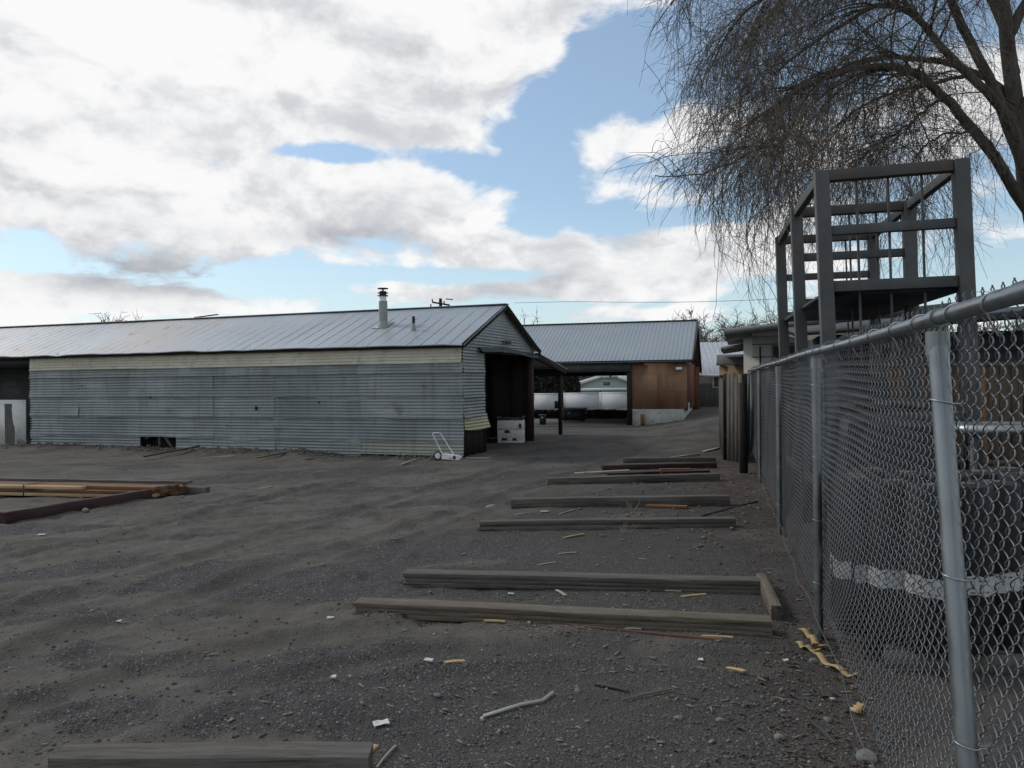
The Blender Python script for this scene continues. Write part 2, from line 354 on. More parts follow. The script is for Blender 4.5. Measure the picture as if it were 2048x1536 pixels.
M['concrete'] = mat('concrete', ((.30,.30,.27),(.42,.42,.385),(.22,.22,.19)), 2.2, .9, bump=.3, bscale=25)
M['slab'] = mat('slab', ((.13,.13,.125),(.17,.17,.165)), 1.5, .85)
M['cladding'] = mat('grey_cladding', ((.075,.075,.070),(.105,.104,.098),(.06,.057,.052)), 1.2, .8, stretch=(6,6,.5))
M['housewall'] = mat('cream_house_wall', ((.34,.335,.29),(.40,.395,.345)), 1.4, .7)
M['fascia'] = mat('grey_fascia', ((.10,.105,.10),(.14,.145,.14)), 2, .6)
M['soffit'] = mat('soffit', ((.10,.10,.095),(.13,.13,.12)), 2, .8)
M['shingle'] = mat('shingles', ((.09,.085,.08),(.19,.18,.17),(.05,.045,.04)), 12, .9, stretch=(1,2.5,1), bump=.8, bscale=20)
M['glass'] = mat('window_glass', ((.03,.035,.04),(.05,.055,.06)), 2, .12)
M['mint'] = mat('mint_siding', ((.33,.42,.36),(.38,.47,.40)), 1, .7)
M['green'] = mat('dark_conifer', ((.012,.018,.010),(.03,.04,.02)), 6, .9)
M['bark'] = mat('willow_bark', ((.050,.042,.034),(.105,.090,.072),(.036,.03,.025)), 4, .95, stretch=(1,1,.4), bump=.8, bscale=14, bdist=.03)
M['twig'] = mat('willow_twig', ((.10,.076,.054),(.17,.132,.092)), 3, .9)
M['fartwig'] = mat('bare_twig', ((.11,.095,.08),(.17,.15,.13)), 3, .95)
M['blueplastic'] = mat('blue_plastic', ((.02,.045,.14),(.03,.06,.18)), 3, .5)
M['label'] = mat('white_sticker', ((.34,.34,.33),(.43,.43,.42),(.22,.22,.21)), 10, .6)
M['ink'] = mat('black_ink', ((.015,.015,.015),(.03,.03,.03)), 5, .6)
M['rubber'] = mat('rubber', ((.02,.02,.02),(.035,.035,.035)), 8, .8)
M['stone'] = mat('stone', ((.10,.098,.095),(.20,.195,.185),(.065,.063,.062)), 9, .9)
M['leaf'] = mat('leaf_litter', ((.05,.032,.022),(.12,.085,.06)), 30, .9)
M['litter'] = mat('white_litter', ((.36,.36,.34),(.56,.56,.54)), 40, .7)
M['pipe'] = mat('grey_plastic_pipe', ((.26,.255,.23),(.33,.32,.29)), 6, .5)

# ground
def ground_mat():
    m = bpy.data.materials.new('dirt_and_gravel'); m.use_nodes = True; t = m.node_tree; t.nodes.clear(); h = NG(t)
    out = h.n('ShaderNodeOutputMaterial'); b = h.n('ShaderNodeBsdfPrincipled'); t.links.new(b.outputs[0], out.inputs[0])
    tcn = h.n('ShaderNodeTexCoord'); v = tcn.outputs['Object']
    at = h.n('ShaderNodeAttribute', attribute_name='gravel'); gm = at.outputs['Fac']
    n1 = h.noise(v, .9, 8, .62, .3); n2 = h.noise(v, 7, 6, .65); n3 = h.noise(v, 60, 3, .6)
    dirt = h.mix(h.mapr(n1, .35, .65), (.077,.069,.058), (.130,.119,.102))
    dirt = h.mix(h.mapr(n2, .45, .72, 0, .5), dirt, (.060,.050,.040))
    dirt = h.mix(h.mapr(n3, .6, .8, 0, .35), dirt, (.15,.142,.128))
    vo = h.n('ShaderNodeTexVoronoi', feature='F1'); t.links.new(v, vo.inputs['Vector']); vo.inputs['Scale'].default_value = 95
    sp = h.n('ShaderNodeSeparateColor'); t.links.new(vo.outputs['Color'], sp.inputs[0])
    grv = h.mix(h.mapr(sp.outputs[0], 0, 1), (.041,.039,.039), (.086,.081,.078))
    grv = h.mix(h.m('GREATER_THAN', sp.outputs[1], .95), grv, (.20,.195,.185))
    mask = h.mapr(h.m('ADD', gm, h.m('MULTIPLY', h.m('ADD', h.m('SUBTRACT', n2, .5), h.m('SUBTRACT', n1, .5)), 1.3)), .12, .95, smooth=True)
    c = h.mix(h.m('MULTIPLY', mask, .88), dirt, grv)
    a3 = h.n('ShaderNodeAttribute', attribute_name='track'); c = h.mix(h.m('MULTIPLY', a3.outputs['Fac'], .7), c, h.mix(h.mapr(n2, .4, .6), (.105,.097,.084), (.085,.077,.066)))
    s3 = h.n('ShaderNodeSeparateXYZ'); t.links.new(v, s3.inputs[0])
    near = h.m('MULTIPLY', h.mapr(s3.outputs[0], -1.2, .6, smooth=True), h.mapr(h.noise(v, .7, 6, .6), .40, .60))
    c = h.mix(h.m('MULTIPLY', near, .6), c, (.070,.062,.052))
    # reddish wood dust along the fence and the barn foot
    a2 = h.n('ShaderNodeAttribute', attribute_name='reddust')
    c = h.mix(h.m('MULTIPLY', a2.outputs['Fac'], h.mapr(n2, .38, .6, 0, .9)), c, (.052,.029,.021))
    t.links.new(c, b.inputs['Base Color']); b.inputs['Roughness'].default_value = .92; b.inputs['Specular IOR Level'].default_value = .25
    hh = h.m('ADD', h.m('ADD', h.m('ADD', h.m('MULTIPLY', n3, .017), h.m('MULTIPLY', h.noise(v, 24, 4, .7), .016)), h.m('MULTIPLY', n2, .034)), h.m('MULTIPLY', h.m('MULTIPLY', h.m('SUBTRACT', .5, vo.outputs['Distance']), mask), .012))
    bn = h.n('ShaderNodeBump'); bn.inputs['Strength'].default_value = .9; bn.inputs['Distance'].default_value = 1.0; h.put(bn.inputs['Height'], hh)
    t.links.new(bn.outputs[0], b.inputs['Normal'])
    return m
def axis(lo, hi, fine0, fine1, step, gr):
    a = list(np.arange(fine0, fine1+1e-6, step)); s = step
    x = fine0
    while x > lo: s *= gr; x -= s; a.insert(0, x)
    s = step; x = a[-1]
    while x < hi: s *= gr; x += s; a.append(x)
    return np.array(a)
gx = axis(-500, 500, -5.5, 3.5, .045, 1.055); gy = axis(-30, 900, 2.2, 12.0, .045, 1.045)
GX, GY = np.meshgrid(gx, gy, indexing='ij')
mb = MB(); mb.grid(np.stack([GX, GY, H(GX, GY)], -1))
ground = mb.build('ground', ground_mat(), smooth=True); tag(ground, None, None, kind='structure')
at = ground.data.attributes.new('gravel', 'FLOAT', 'POINT'); at.data.foreach_set('value', gravel(GX, GY).ravel().astype(np.float32))
at = ground.data.attributes.new('track', 'FLOAT', 'POINT'); at.data.foreach_set('value', (np.exp(-(track(GX, GY)/.17)**4)*(.3+.7*vn(GX*.9+4, GY*.9))).ravel().astype(np.float32))
def reddust(x, y):
    fx = .26*y+.6156-x
    a = np.exp(-((fx-.3)/.9)**2)*ss(y, 7.0, 11)*(1-ss(y, 17, 22))*1.0+ .35*np.exp(-((fx-.1)/.5)**2)*ss(y,3,4)*(1-ss(y,7,11))
    s = -(x+1.08)*.939+(y-17.4)*.344; d = (x+1.08)*.344+(y-17.4)*.939
    return np.clip(a+.8*np.exp(-((d+.7)/.55)**2)*ss(s, 3, 6)*(1-ss(s, 11, 14)), 0, 1)
at = ground.data.attributes.new('reddust', 'FLOAT', 'POINT'); at.data.foreach_set('value', reddust(GX, GY).ravel().astype(np.float32))

# ------------------------------------------------------------------ corrugated sheet
def corr(mb, u0, u1, z0, z1, fn, pitch=.071, amp=.0125, du=.22, dents=.016, seed=0, rows=7, lap=0.0):
    """wavy sheet with horizontal ridges; fn(u, z, off) -> point"""
    nu = max(3, int(round((u1-u0)/du))+1); nz = max(4, int(round((z1-z0)/pitch*rows))+1)
    U, Z = np.meshgrid(np.linspace(u0, u1, nu), np.linspace(z0, z1, nz), indexing='ij')
    dn = (fbm(U*1.1+seed*7.1, Z*1.6+seed, 3)-.5)*2
    loc = np.clip((fbm(U*2.3+seed*3.3+40, Z*3.1+seed, 2)-.62)*5, 0, 1)
    zz = Z+loc*.030*np.sin(U*11+seed)+(fbm(U*.8+seed*5, Z*.5, 2)-.5)*.02
    off = amp*(1-.75*loc)*np.sin(zz/pitch*2*np.pi)+dn*dents+loc*dents*1.6+lap+.030*np.clip(1-(zz-z0)/.20, 0, 1)**1.5
    return mb.grid(fn(U, Z, off))

# ================================================================== BARN
BW, BL, EAVE, RISE = 4.9, 19.0, 2.55, .98
barn = thing('barn', 'long corrugated metal barn with a low grey gable roof and an open dark end', 'barn', (-1.08, 17.4, 0), math.atan2(-.344, .939))
def lw(U, Z, O): return np.stack([-U, -O, Z], -1)          # long wall: U runs left along the wall, O outwards
WL = 12.8
mb = MB(); sd_ = 1
edges = [0, 2.55, 4.9, 6.7, 9.05, 11.1, WL]
bands = [(.02, .36), (.36, .86), (.86, 1.36), (1.36, 1.88), (1.88, 2.06)]
for bi, (z0, z1) in enumerate(bands):
    sh = [0, .0, .0, .0, .0][bi]
    for i in range(len(edges)-1):
        sd_ += 1
        a, b_ = edges[i], edges[i+1]
        if bi == 0 and i == 3:
            corr(mb, a, 7.85, z0, z1, lw, seed=sd_, lap=.004*(sd_ % 3)); a = 7.85
            # torn gap at the wall foot: sheet missing between u 7.85 and 9.05
            continue
        jig = .04*((sd_*37) % 5-2)/2 if bi == 0 else 0
        corr(mb, a-.03, b_+.03, z0-.03+jig, z1+.03, lw, seed=sd_, lap=.007*(sd_ % 3)+.004*bi, dents=.022 if bi < 2 else .012)
mb.build('corrugated_wall', M['galv_wall'], barn, smooth=True)
mb = MB()
for i in range(len(edges)-1):
    z0 = 2.055
    corr(mb, edges[i]-(.02 if i else 0), edges[i+1]+(.02 if i < 5 else 0), z0+.006*((i*5) % 3), 2.44, lw, seed=60+i, lap=.026+.006*(i % 2), dents=.006)
mb.build('cream_wall_band', M['cream'], barn, smooth=True)
mb = MB()
for (u, z, w_, h_) in ((5.35,1.02,.05,.09),(.9,1.55,.03,.03),(3.6,1.18,.02,.05),(8.6,1.3,.025,.06),(10.9,1.62,.02,.03),(6.2,.62,.04,.02)): mb.box((-u-w_, -.075, z), (-u, -.045, z+h_))
mb.build('rust_holes', M['darkmetal'], barn); bpy.data.objects['rust_holes']['kind'] = 'stuff'
# hole at the foot: dark boards inside
mb = MB()
mb.box((-9.05, .32, 0), (-7.85, .36, .4)); mb.build('inner_board', M['redwood'], barn)
mb = MB(); mb.beam((-8.0, .06, .02), (-8.25, .06, .34), .06, .08, up=(0,1,0)); mb.beam((-8.9, .05, .28), (-8.6, .05, .36), .05, .03, up=(0,1,0)); mb.box((-8.48,.05,.0),(-8.42,.1,.36)); mb.build('brace', M['greywood'], barn)
# left open bay, recessed dark wall
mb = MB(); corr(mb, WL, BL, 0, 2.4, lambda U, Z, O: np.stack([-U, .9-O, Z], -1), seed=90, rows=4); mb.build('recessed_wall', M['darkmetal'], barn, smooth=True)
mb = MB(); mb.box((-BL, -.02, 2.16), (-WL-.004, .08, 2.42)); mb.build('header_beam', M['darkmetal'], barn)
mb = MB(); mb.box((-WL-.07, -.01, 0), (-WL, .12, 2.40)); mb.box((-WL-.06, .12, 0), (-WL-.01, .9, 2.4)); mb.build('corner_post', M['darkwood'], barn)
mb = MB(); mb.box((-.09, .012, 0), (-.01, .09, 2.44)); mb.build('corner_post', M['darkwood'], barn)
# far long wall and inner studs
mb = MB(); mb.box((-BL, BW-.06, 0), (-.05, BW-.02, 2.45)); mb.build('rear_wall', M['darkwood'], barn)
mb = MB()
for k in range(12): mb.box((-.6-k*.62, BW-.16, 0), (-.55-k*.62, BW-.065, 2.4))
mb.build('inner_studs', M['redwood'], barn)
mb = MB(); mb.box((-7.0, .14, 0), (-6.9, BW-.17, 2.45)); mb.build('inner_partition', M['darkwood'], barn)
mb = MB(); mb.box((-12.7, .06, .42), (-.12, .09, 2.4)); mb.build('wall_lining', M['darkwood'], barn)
# gable wall (x = 0 plane), sheet outward +x
def gw(U, Z, O): return np.stack([O, U, Z], -1)
OY0, OY1, OZ = 1.31, 4.62, 2.36
mb = MB()
for i, (z0, z1) in enumerate([(.86, 1.32), (1.32, 1.86), (1.86, 2.36)]): corr(mb, .02, OY0-.02*i, z0-.02, z1+.02, gw, seed=100+i, lap=.004*i, dents=.02)
mb.build('gable_corner_sheets', M['galv_wall'], barn, smooth=True)
def roofz(y): return EAVE+RISE*(1-np.abs(y-BW/2)/(BW/2))-.03
mb = MB()
U, T = np.meshgrid(np.linspace(.02, BW-.02, 61), np.linspace(0, 1, 90), indexing='ij')
ztop = roofz(U)-.03; Z = 2.34+(ztop-2.34)*T
O = .0125*np.sin(Z/.071*2*np.pi)+(fbm(U*1.3, Z*2, 3)-.5)*.02+.006
mb.grid(gw(U, Z, O)); mb.build('gable_wall', M['galv_wall'], barn, smooth=True)
mb = MB()      # curled yellow sheet end
nu, nz = 14, 40
U, T = np.meshgrid(np.linspace(.03, OY0+.05, nu), np.linspace(0, 1, nz), indexing='ij')
Z = .60+T*.30-.05*np.sin(U*2.2)*(1-T); O = .02+.008*np.sin(Z/.071*2*np.pi)+.04*(1-T)**2*(.5+.6*U)
mb.grid(np.stack([O, U+(1-T)*.10*(U/1.3), Z], -1)); mb.build('curled_yellow_sheet', M['yellowed'], barn, smooth=True)
mb = MB()
for k in range(7): mb.box((-.04+.006*(k % 2), .05+k*.165, .0+.02*(k % 3)), (-.005+.006*(k % 2), .2+k*.165, .9))
mb.build('skirting_boards', M['darkwood'], barn)
mb = MB(); mb.box((-.10, OY0-.02, 0), (-.012, OY0+.07, OZ)); mb.build('door_jamb', M['darkwood'], barn)
mb = MB(); mb.box((-.14, OY1, 0), (.02, OY1+.2, OZ)); mb.build('door_jamb', M['redwood'], barn)
# sagging flap / track above the opening
mb = MB()
U, T = np.meshgrid(np.linspace(OY0-.45, OY1+.25, 26), np.linspace(0, 1, 7), indexing='ij')
Z = 2.46-.12*T-.03*np.sin(U*1.7)-.05*ss(U, 1.2, 3.8)+.02*fbm(U*3, T, 2)
mb.grid(np.stack([.05+.10*T+.03*np.sin(U*4), U, Z], -1)); mb.box((-.02, OY0-.3, 2.30), (.04, OY1+.2, 2.40)); mb.build('door_track_flap', M['darkmetal'], barn, smooth=False)
mb = MB()
for y in (2.55, 2.72): mb.cyl((.05, y, 2.62), (.14, y, 2.60), .045, 12)
mb.cyl((.04, 2.45, 2.64), (.04, 2.85, 2.62), .015, 8); mb.build('twin_flood_lamp', M['galv'], barn)
# roof
OH = .22; OHX = .16
def rp(x, y, lift=0.0):
    t = 1-np.abs(y-BW/2)/(BW/2); return np.stack([x, y, EAVE+RISE*t+lift+0*x], -1)
mb = MB()
xs = np.linspace(OHX, -BL, 120)
for side in (0, 1):
    y0, y1 = (-OH, BW/2) if side == 0 else (BW/2, BW+OH)
    X, Y = np.meshgrid(xs, np.linspace(y0, y1, 9), indexing='ij')
    Z = rp(X, Y); Z[..., 2] += (fbm(X*.5, Y*.8, 3)-.5)*.035+ (np.where((Y < 0) | (Y > BW), 1, 0))*(vn(X*2.5, Y)-.5)*.035
    mb.grid(Z); Zb = Z.copy(); Zb[..., 2] -= .02; mb.grid(Zb, flip=True)
    e = Z[:, 0 if side == 0 else -1]; e2 = e.copy(); e2[:, 2] -= .02; mb.grid(np.stack([e, e2], 1))
mb.build('roof', M['roof'], barn, smooth=True)
mb = MB()
k = 0
x = OHX-.03
while x > -BL:
    for (ya, yb) in ((-OH, BW/2), (BW/2, BW+OH)):
        ys = np.linspace(ya, yb, 6); P = rp(np.full(6, x), ys, .003); mb.tubes(P, (.0045 if x > -6.3 else .002), 4, caps=False)
    x -= .34
mb.build('roof_seams', M['roof'], barn)
mb = MB(); mb.beam((OHX, BW/2, EAVE+RISE+.012), (-BL, BW/2, EAVE+RISE+.012), .22, .018); mb.build('ridge_cap', M['roof'], barn)
mb = MB()      # fascia boards along gable and eave, rafter ends
for a, b_ in (((.12, -OH, EAVE-.13), (.12, BW/2, EAVE+RISE-.055)), ((.12, BW/2, EAVE+RISE-.055), (.12, BW+OH, EAVE-.13))): mb.beam(a, b_, .035, .11)
mb.beam((.10, -.12, EAVE-.115), (-BL, -.12, EAVE-.115), .04, .09)
for k in range(29): mb.box((-.55-k*.62, -.13, EAVE-.14), (-.50-k*.62, .10, EAVE-.05))
mb.build('eave_boards', M['darkwood'], barn)
# stove pipe
pz = float(roofz(1.2)); mb = MB(); mb.cyl((-2.6, 1.2, pz-.1), (-2.6, 1.2, 3.62), .105, 20); sp = mb.build('stove_pipe', M['galv_wall'], barn, smooth=True)
mb = MB(); mb.cyl((-2.6, 1.2, 3.62), (-2.6, 1.2, 3.74), .085, 20); mb.build('collar', M['whiteedge'], sp, smooth=True)
mb = MB(); mb.cyl((-2.6,1.2,3.74), (-2.6,1.2,3.76), .13, 20); mb.cyl((-2.6,1.2,3.76), (-2.6,1.2,3.86), .085, 20); mb.cyl((-2.6,1.2,3.81), (-2.6,1.2,3.825), .13, 20); mb.cyl((-2.6,1.2,3.86), (-2.6,1.2,3.92), .02, 8); mb.cyl((-2.6,1.2,3.915), (-2.6,1.2,3.935), .13, 20); mb.build('rain_cap', M['darkmetal'], sp)
mb = MB(); Mx = Matrix.Translation((-2.6, 1.2, pz+.035)) @ Matrix.Rotation(math.atan2(RISE, BW/2), 4, 'X'); mb.box((-.20, -.22, -.008), (.20, .22, .006), Mx); mb.cyl((-2.6, 1.2, pz-.02), (-2.6, 1.2, pz+.13), .16, 20, r2=.108); mb.build('flashing', M['galv_wall'], sp)
pz2 = float(roofz(.75)); mb = MB(); mb.cyl((-1.55, .75, pz2-.03), (-1.55, .75, pz2+.20), .07, 12, r2=.035); mb.build('vent_cone', M['galv_wall'], barn, smooth=True)
mb = MB(); mb.cyl((-1.55, .75, pz2+.20), (-1.55, .75, pz2+.36), .036, 12); mb.build('vent_pipe', M['darkmetal'], barn, smooth=True)
# patch of roofing paper / bent ridge piece
mb = MB(); mb.beam((-8.6, BW/2, EAVE+RISE+.09), (-9.4, BW/2, EAVE+RISE+.035), .10, .02); mb.build('loose_ridge_strip', M['darkmetal'], barn)
# lean-to behind
mb = MB()
LT = 2.65
X, Y = np.meshgrid(np.linspace(.1, -8, 20), np.linspace(BW+OH-.02, BW+LT+.3, 6), indexing='ij')
Z = 2.44-(Y-BW)*.145
mb.grid(np.stack([X, Y, Z], -1)); mb.grid(np.stack([X, Y, Z-.02], -1), flip=True); mb.grid(np.stack([np.stack([X[0], Y[0], Z[0]], -1), np.stack([X[0], Y[0], Z[0]-.02], -1)], 1)); mb.build('lean_to_roof', M['roof2'], barn)
mb = MB(); mb.beam((.06, BW, 2.32), (.06, BW+LT+.2, 1.96), .05, .2); mb.beam((.04, BW+LT, 1.93), (-8, BW+LT, 1.93), .1, .18)
for k in range(1, 8): mb.beam((-k*.9, BW, 2.34), (-k*.9, BW+LT, 1.99), .04, .14)
mb.build('lean_to_frame', M['darkwood'], barn)
mb = MB(); mb.box((-.10, BW+LT-.05, 0), (.0, BW+LT+.05, 1.85)); pst = mb.build('lean_to_post', M['redwood'], barn)
mb = MB(); mb.box((-.2, BW+LT-.1, .8), (-.10, BW+LT+.02, 1.02)); mb.build('switch_box', M['darkmetal'], pst)
mb = MB(); mb.box((-7.9, BW+LT-.05, 0), (-7.8, BW+LT+.05, 1.85)); mb.build('lean_to_post', M['redwood'], barn)

# ================================================================== things by the barn
def frame2(px0, py0, px1, py1, z=0.0):
    a = gp(px0, py0, z); b = gp(px1, py1, z); return a, b, math.atan2(b[1]-a[1], b[0]-a[0]), float(np.linalg.norm(b-a))
# white tank in the doorway
p = gp(1023, 886)
tank = thing('fuel_tank', 'white plastic cube tank standing in the barn doorway', 'tank', (p[0]-.0, p[1]+.3, 0), R(-6))
mb = MB(); mb.box((-.35,-.3,.0), (.35,.3,.06)); mb.box((-.35,-.3,.06),(-.23,.3,.13)); mb.box((-.09,-.3,.06),(.06,.3,.13)); mb.box((.16,-.3,.06),(.35,.3,.13)); mb.box((-.348,-.298,.13),(.348,.298,.36)); mb.build('lower_shell', M['white'], tank, bevel=.015)
mb = MB(); mb.box((-.355,-.305,.365),(.355,.305,.60), taper=.97); mb.build('upper_shell', M['white'], tank, bevel=.015)
mb = MB(); mb.box((-.33,-.28,.60),(.33,.28,.63)); mb.box((-.36,-.3,.62),(-.31,-.24,.71)); mb.box((.30,-.3,.62),(.36,-.24,.71)); mb.box((-.36,.2,.62),(-.31,.26,.70)); mb.box((.3,.2,.62),(.36,.26,.70)); mb.cyl((-.15,0,.62),(-.15,0,.68),.07,12); mb.cyl((-.3,-.25,.66),(.28,-.25,.66),.018,8); mb.build('top_fittings', M['steelgrey'], tank)
mb = MB(); mb.box((-.15,-.312,.27),(-.01,-.300,.34)); mb.build('black_label', M['ink'], tank)
mb = MB(); mb.box((.235,-.318,.40),(.30,-.309,.52)); mb.build('black_label', M['ink'], tank)
for q_ in (((-.23,-.304,.062),(-.092,-.299,.128)), ((.062,-.304,.062),(.158,-.299,.128))): mb = MB(); mb.box(*q_); mb.build('fork_pocket', M['ink'], tank)
p = gp(972, 880); dr = thing('blue_drum', 'dark blue plastic drum half hidden inside the barn doorway', 'drum', (p[0]+.02, p[1]+.5, 0))
mb = MB(); rs = [(0,.2),(.02,.22),(.15,.225),(.17,.235),(.19,.225),(.42,.225),(.44,.235),(.46,.225),(.56,.22),(.58,.2)]
def lathe(mb, prof, n=24, c=(0,0,0)):
    th = np.linspace(0, 2*np.pi, n+1); G = np.array([[(c[0]+r*math.cos(t), c[1]+r*math.sin(t), c[2]+z) for t in th] for z, r in prof]); mb.grid(G, flip=True)
    for (z, r), fl in ((prof[0], 1), (prof[-1], 0)):
        ring = [(c[0]+r*math.cos(t), c[1]+r*math.sin(t), c[2]+z) for t in th[:-1]]+[(c[0], c[1], c[2]+z)]
        F = [((i+1) % n, i, n, n) if fl else (i, (i+1) % n, n, n) for i in range(n)]; mb.add(ring, F)
    return mb
lathe(mb, rs); mb.build('drum_body', M['blueplastic'], dr, smooth=True)
mb = MB(); lathe(mb, [(.581, .19), (.60, .19)]); mb.build('lid', M['blueplastic'], dr)
# pallet beside the tank
p = gp(985, 884); pl = thing('pallet', 'low pale pallet lying between the barn boards and the white tank', 'pallet', (p[0], p[1]+.1, 0), R(-5))
mb = MB(); 
for k in range(5): mb.box((-.21, -.02+k*.1, .075), (.21, .06+k*.1, .095))
mb.build('deck_boards', M['palechip'], pl); mb = MB()
for k in (-.2, 0, .17): mb.box((k, -.01, 0), (k+.04, .45, .074))
mb.build('bearers', M['greywood'], pl)
# white walk-behind spreader
p = gp(900, 920); q = gp(868, 920)
sp = thing('push_spreader', 'white push spreader with one spoked wheel leaning at the barn corner', 'spreader', (p[0], p[1]-.02, HG(p[0], p[1])), R(-14))
mb = MB()
prof = [(-.16,.03),(.16,.01),(.245,.02),(.235,.07),(.18,.105),(-.16,.135)]
V = [(x, -.07, z) for x, z in prof]+[(x, .10, z) for x, z in prof]; n = 6
F = [(i, (i+1) % n, n+(i+1) % n, n+i) for i in range(n)]; mb.add(V, F); mb.add([(x, -.07, z) for x, z in prof], [(5,4,3,3),(5,3,2,2),(5,2,1,1),(5,1,0,0)]); mb.add([(x, .10, z) for x, z in prof], [(0,1,2,2),(0,2,3,3),(0,3,4,4),(0,4,5,5)])
mb.build('hopper', M['white'], sp)
mb = MB(); mb.tube([(-.14,-.06,.12),(-.36,-.05,.56),(-.345,-.03,.575),(-.235,.06,.565),(-.22,.07,.55),(.06,.07,.12)], .011, 8); mb.build('handle', M['whiteedge'], sp, smooth=True)
wh = MB(); th = np.linspace(0, 2*np.pi, 25); wh.tubes(np.array([(-.25+.085*math.cos(t), -.06, .095+.085*math.sin(t)) for t in th]), .014, 8); w = wh.build('wheel', M['rubber'], sp, smooth=True)
mb = MB(); mb.cyl((-.25,-.07,.095),(-.25,-.045,.095),.058,16)
for k in range(5):
    a = k*1.2566; mb.beam((-.25,-.06,.095), (-.25+.075*math.cos(a), -.06, .095+.075*math.sin(a)), .014, .012, up=(0,1,0))
mb.build('rim', M['white'], w)
mb = MB(); mb.box((.09,-.076,.03),(.15,-.071,.10)); mb.cyl((.02,-.078,.05),(.02,-.07,.05),.012,8); mb.cyl((.055,-.078,.04),(.055,-.07,.04),.010,8); mb.build('gate_lever', M['ink'], sp)
# white door sheet at the left
a = gp(54, 891); b = gp(-60, 889); yaw = math.atan2(-.344, .939)
ds = thing('door_sheet', 'peeling white board leaning at the dark left end of the barn', 'board', (a[0], a[1]-.05, 0), yaw)
mb = MB(); mb.box((-1.6,0,.0),(0,.03,1.27)); mb.build('sheet', M['oldwhite'], ds)
mb = MB(); n = 20; zz = np.linspace(.03, 1.16, n); xr = -.40-.12*ss(zz, .2, 1.1)+.05*(vn(zz*8, 0*zz)-.5)
G = np.stack([np.stack([np.full(n, -.80), np.full(n, -.003), zz], -1), np.stack([xr, np.full(n, -.003), zz], -1)], 0); mb.grid(G); mb.build('bare_patch', M['bare'], ds)
mb = MB(); n = 7
for k in range(n): mb.box((-.34+.045*k, -.004, .03), (-.315+.045*k, -.0015, .12+.1*random.random()))
mb.build('mud_stains', M['bare'], ds)

# ================================================================== CARPORT / PLYWOOD BUILDING
pr = atY(1385, 727, 28.0)
yaw = -R(15.5); cp = thing('carport', 'open carport with a grey ribbed roof and an orange plywood end room', 'carport', (pr[0], pr[1], 0), yaw)
c_, s_ = math.cos(yaw), math.sin(yaw)
def loc2(px, base=cp.location):       # local x where the sight line of px crosses the front wall line
    k = (px-1024)/FPX; bx, by = base[0], base[1]
    return (k*by-bx)/(c_-k*s_)
ez = atY(1385, 719, 28.0)[2]
xp0, xp1, xf1 = loc2(1263), loc2(1374), loc2(1368)
RX0 = loc2(1040)-2.5; Dp = 3.6; RZ = ez+1.62
mb = MB(); U, T = np.meshgrid(np.linspace(RX0, 0, 60), np.linspace(0, 1, 5), indexing='ij')
mb.grid(np.stack([U, -.25+T*(Dp+.25), ez+T*(RZ-ez)+.012*np.sin(U*0)], -1)); mb.grid(np.stack([U, -.25+T*(Dp+.25), ez+T*(RZ-ez)-.06], -1), flip=True)
mb.grid(np.stack([U, Dp+T*(Dp+.1), RZ-T*(RZ-ez+.35)], -1)); mb.grid(np.stack([U, Dp+T*(Dp+.1), RZ-T*(RZ-ez+.35)-.06], -1), flip=True)
mb.build('roof', M['roof2'], cp)
mb = MB(); k = RX0+.05
while k < -.03:
    mb.beam((k, -.25, ez+.004), (k, Dp, RZ+.004), .018, .009); k += .15
mb.build('roof_ribs', M['roof2'], cp)
mb = MB(); mb.beam((.03, -.28, ez-.07), (.03, Dp, RZ-.05), .05, .22); mb.beam((.03, Dp, RZ-.05), (.03, 2*Dp, ez-.35), .05, .22); mb.beam((RX0, Dp, RZ+.02), (0, Dp, RZ+.02), .2, .025)
mb.build('gable_trim', M['darkmetal'], cp)
mb = MB(); mb.box((RX0, -.10, ez-.40), (xp0-.005, .04, ez-.10)); mb.box((RX0, -.2, ez-.10), (.0, -.12, ez-.0)); mb.build('eave_beam', M['steelgrey'], cp)
mb = MB(); mb.box((RX0, 2*Dp-.15, 1.84), (xp0, 2*Dp, 2.1)); 
for k in np.arange(RX0, xp0, 1.2): mb.beam((k, 0, ez-.12), (k, Dp, RZ-.18), .06, .14); mb.beam((k, Dp, RZ-.18), (k, 2*Dp, ez-.50), .06, .14)
for k in np.arange(RX0, xp0, 2.4): mb.box((k, 0.06, ez-.30), (k+.06, 2*Dp-.15, ez-.16))
mb.build('roof_frame', M['darkwood'], cp)
mb = MB(); mb.box((xp0-.16, -.06, 0), (xp0-.006, .08, ez-.11)); mb.build('corner_post', M['darkwood'], cp)
mb = MB(); mb.box((RX0+.3, 2*Dp-.15, -.1), (RX0+.45, 2*Dp-.01, 1.84)); mb.build('rear_post', M['darkwood'], cp)
# plywood room
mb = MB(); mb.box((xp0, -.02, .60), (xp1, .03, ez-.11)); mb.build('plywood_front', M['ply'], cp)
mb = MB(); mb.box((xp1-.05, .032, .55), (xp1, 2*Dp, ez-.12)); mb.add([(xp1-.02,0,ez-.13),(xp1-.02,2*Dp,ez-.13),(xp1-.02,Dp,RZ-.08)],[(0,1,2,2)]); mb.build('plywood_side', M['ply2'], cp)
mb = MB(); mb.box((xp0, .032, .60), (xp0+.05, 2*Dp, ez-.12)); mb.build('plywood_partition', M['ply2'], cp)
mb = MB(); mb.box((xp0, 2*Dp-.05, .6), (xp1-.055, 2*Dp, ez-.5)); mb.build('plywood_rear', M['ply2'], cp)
mb = MB(); mb.box((xp0+.03, -.04, -.3), (xf1, .06, .60)); mb.box((xf1-.1, .062, -.3), (xf1, 2*Dp, .545)); mb.build('concrete_footing', M['concrete'], cp)
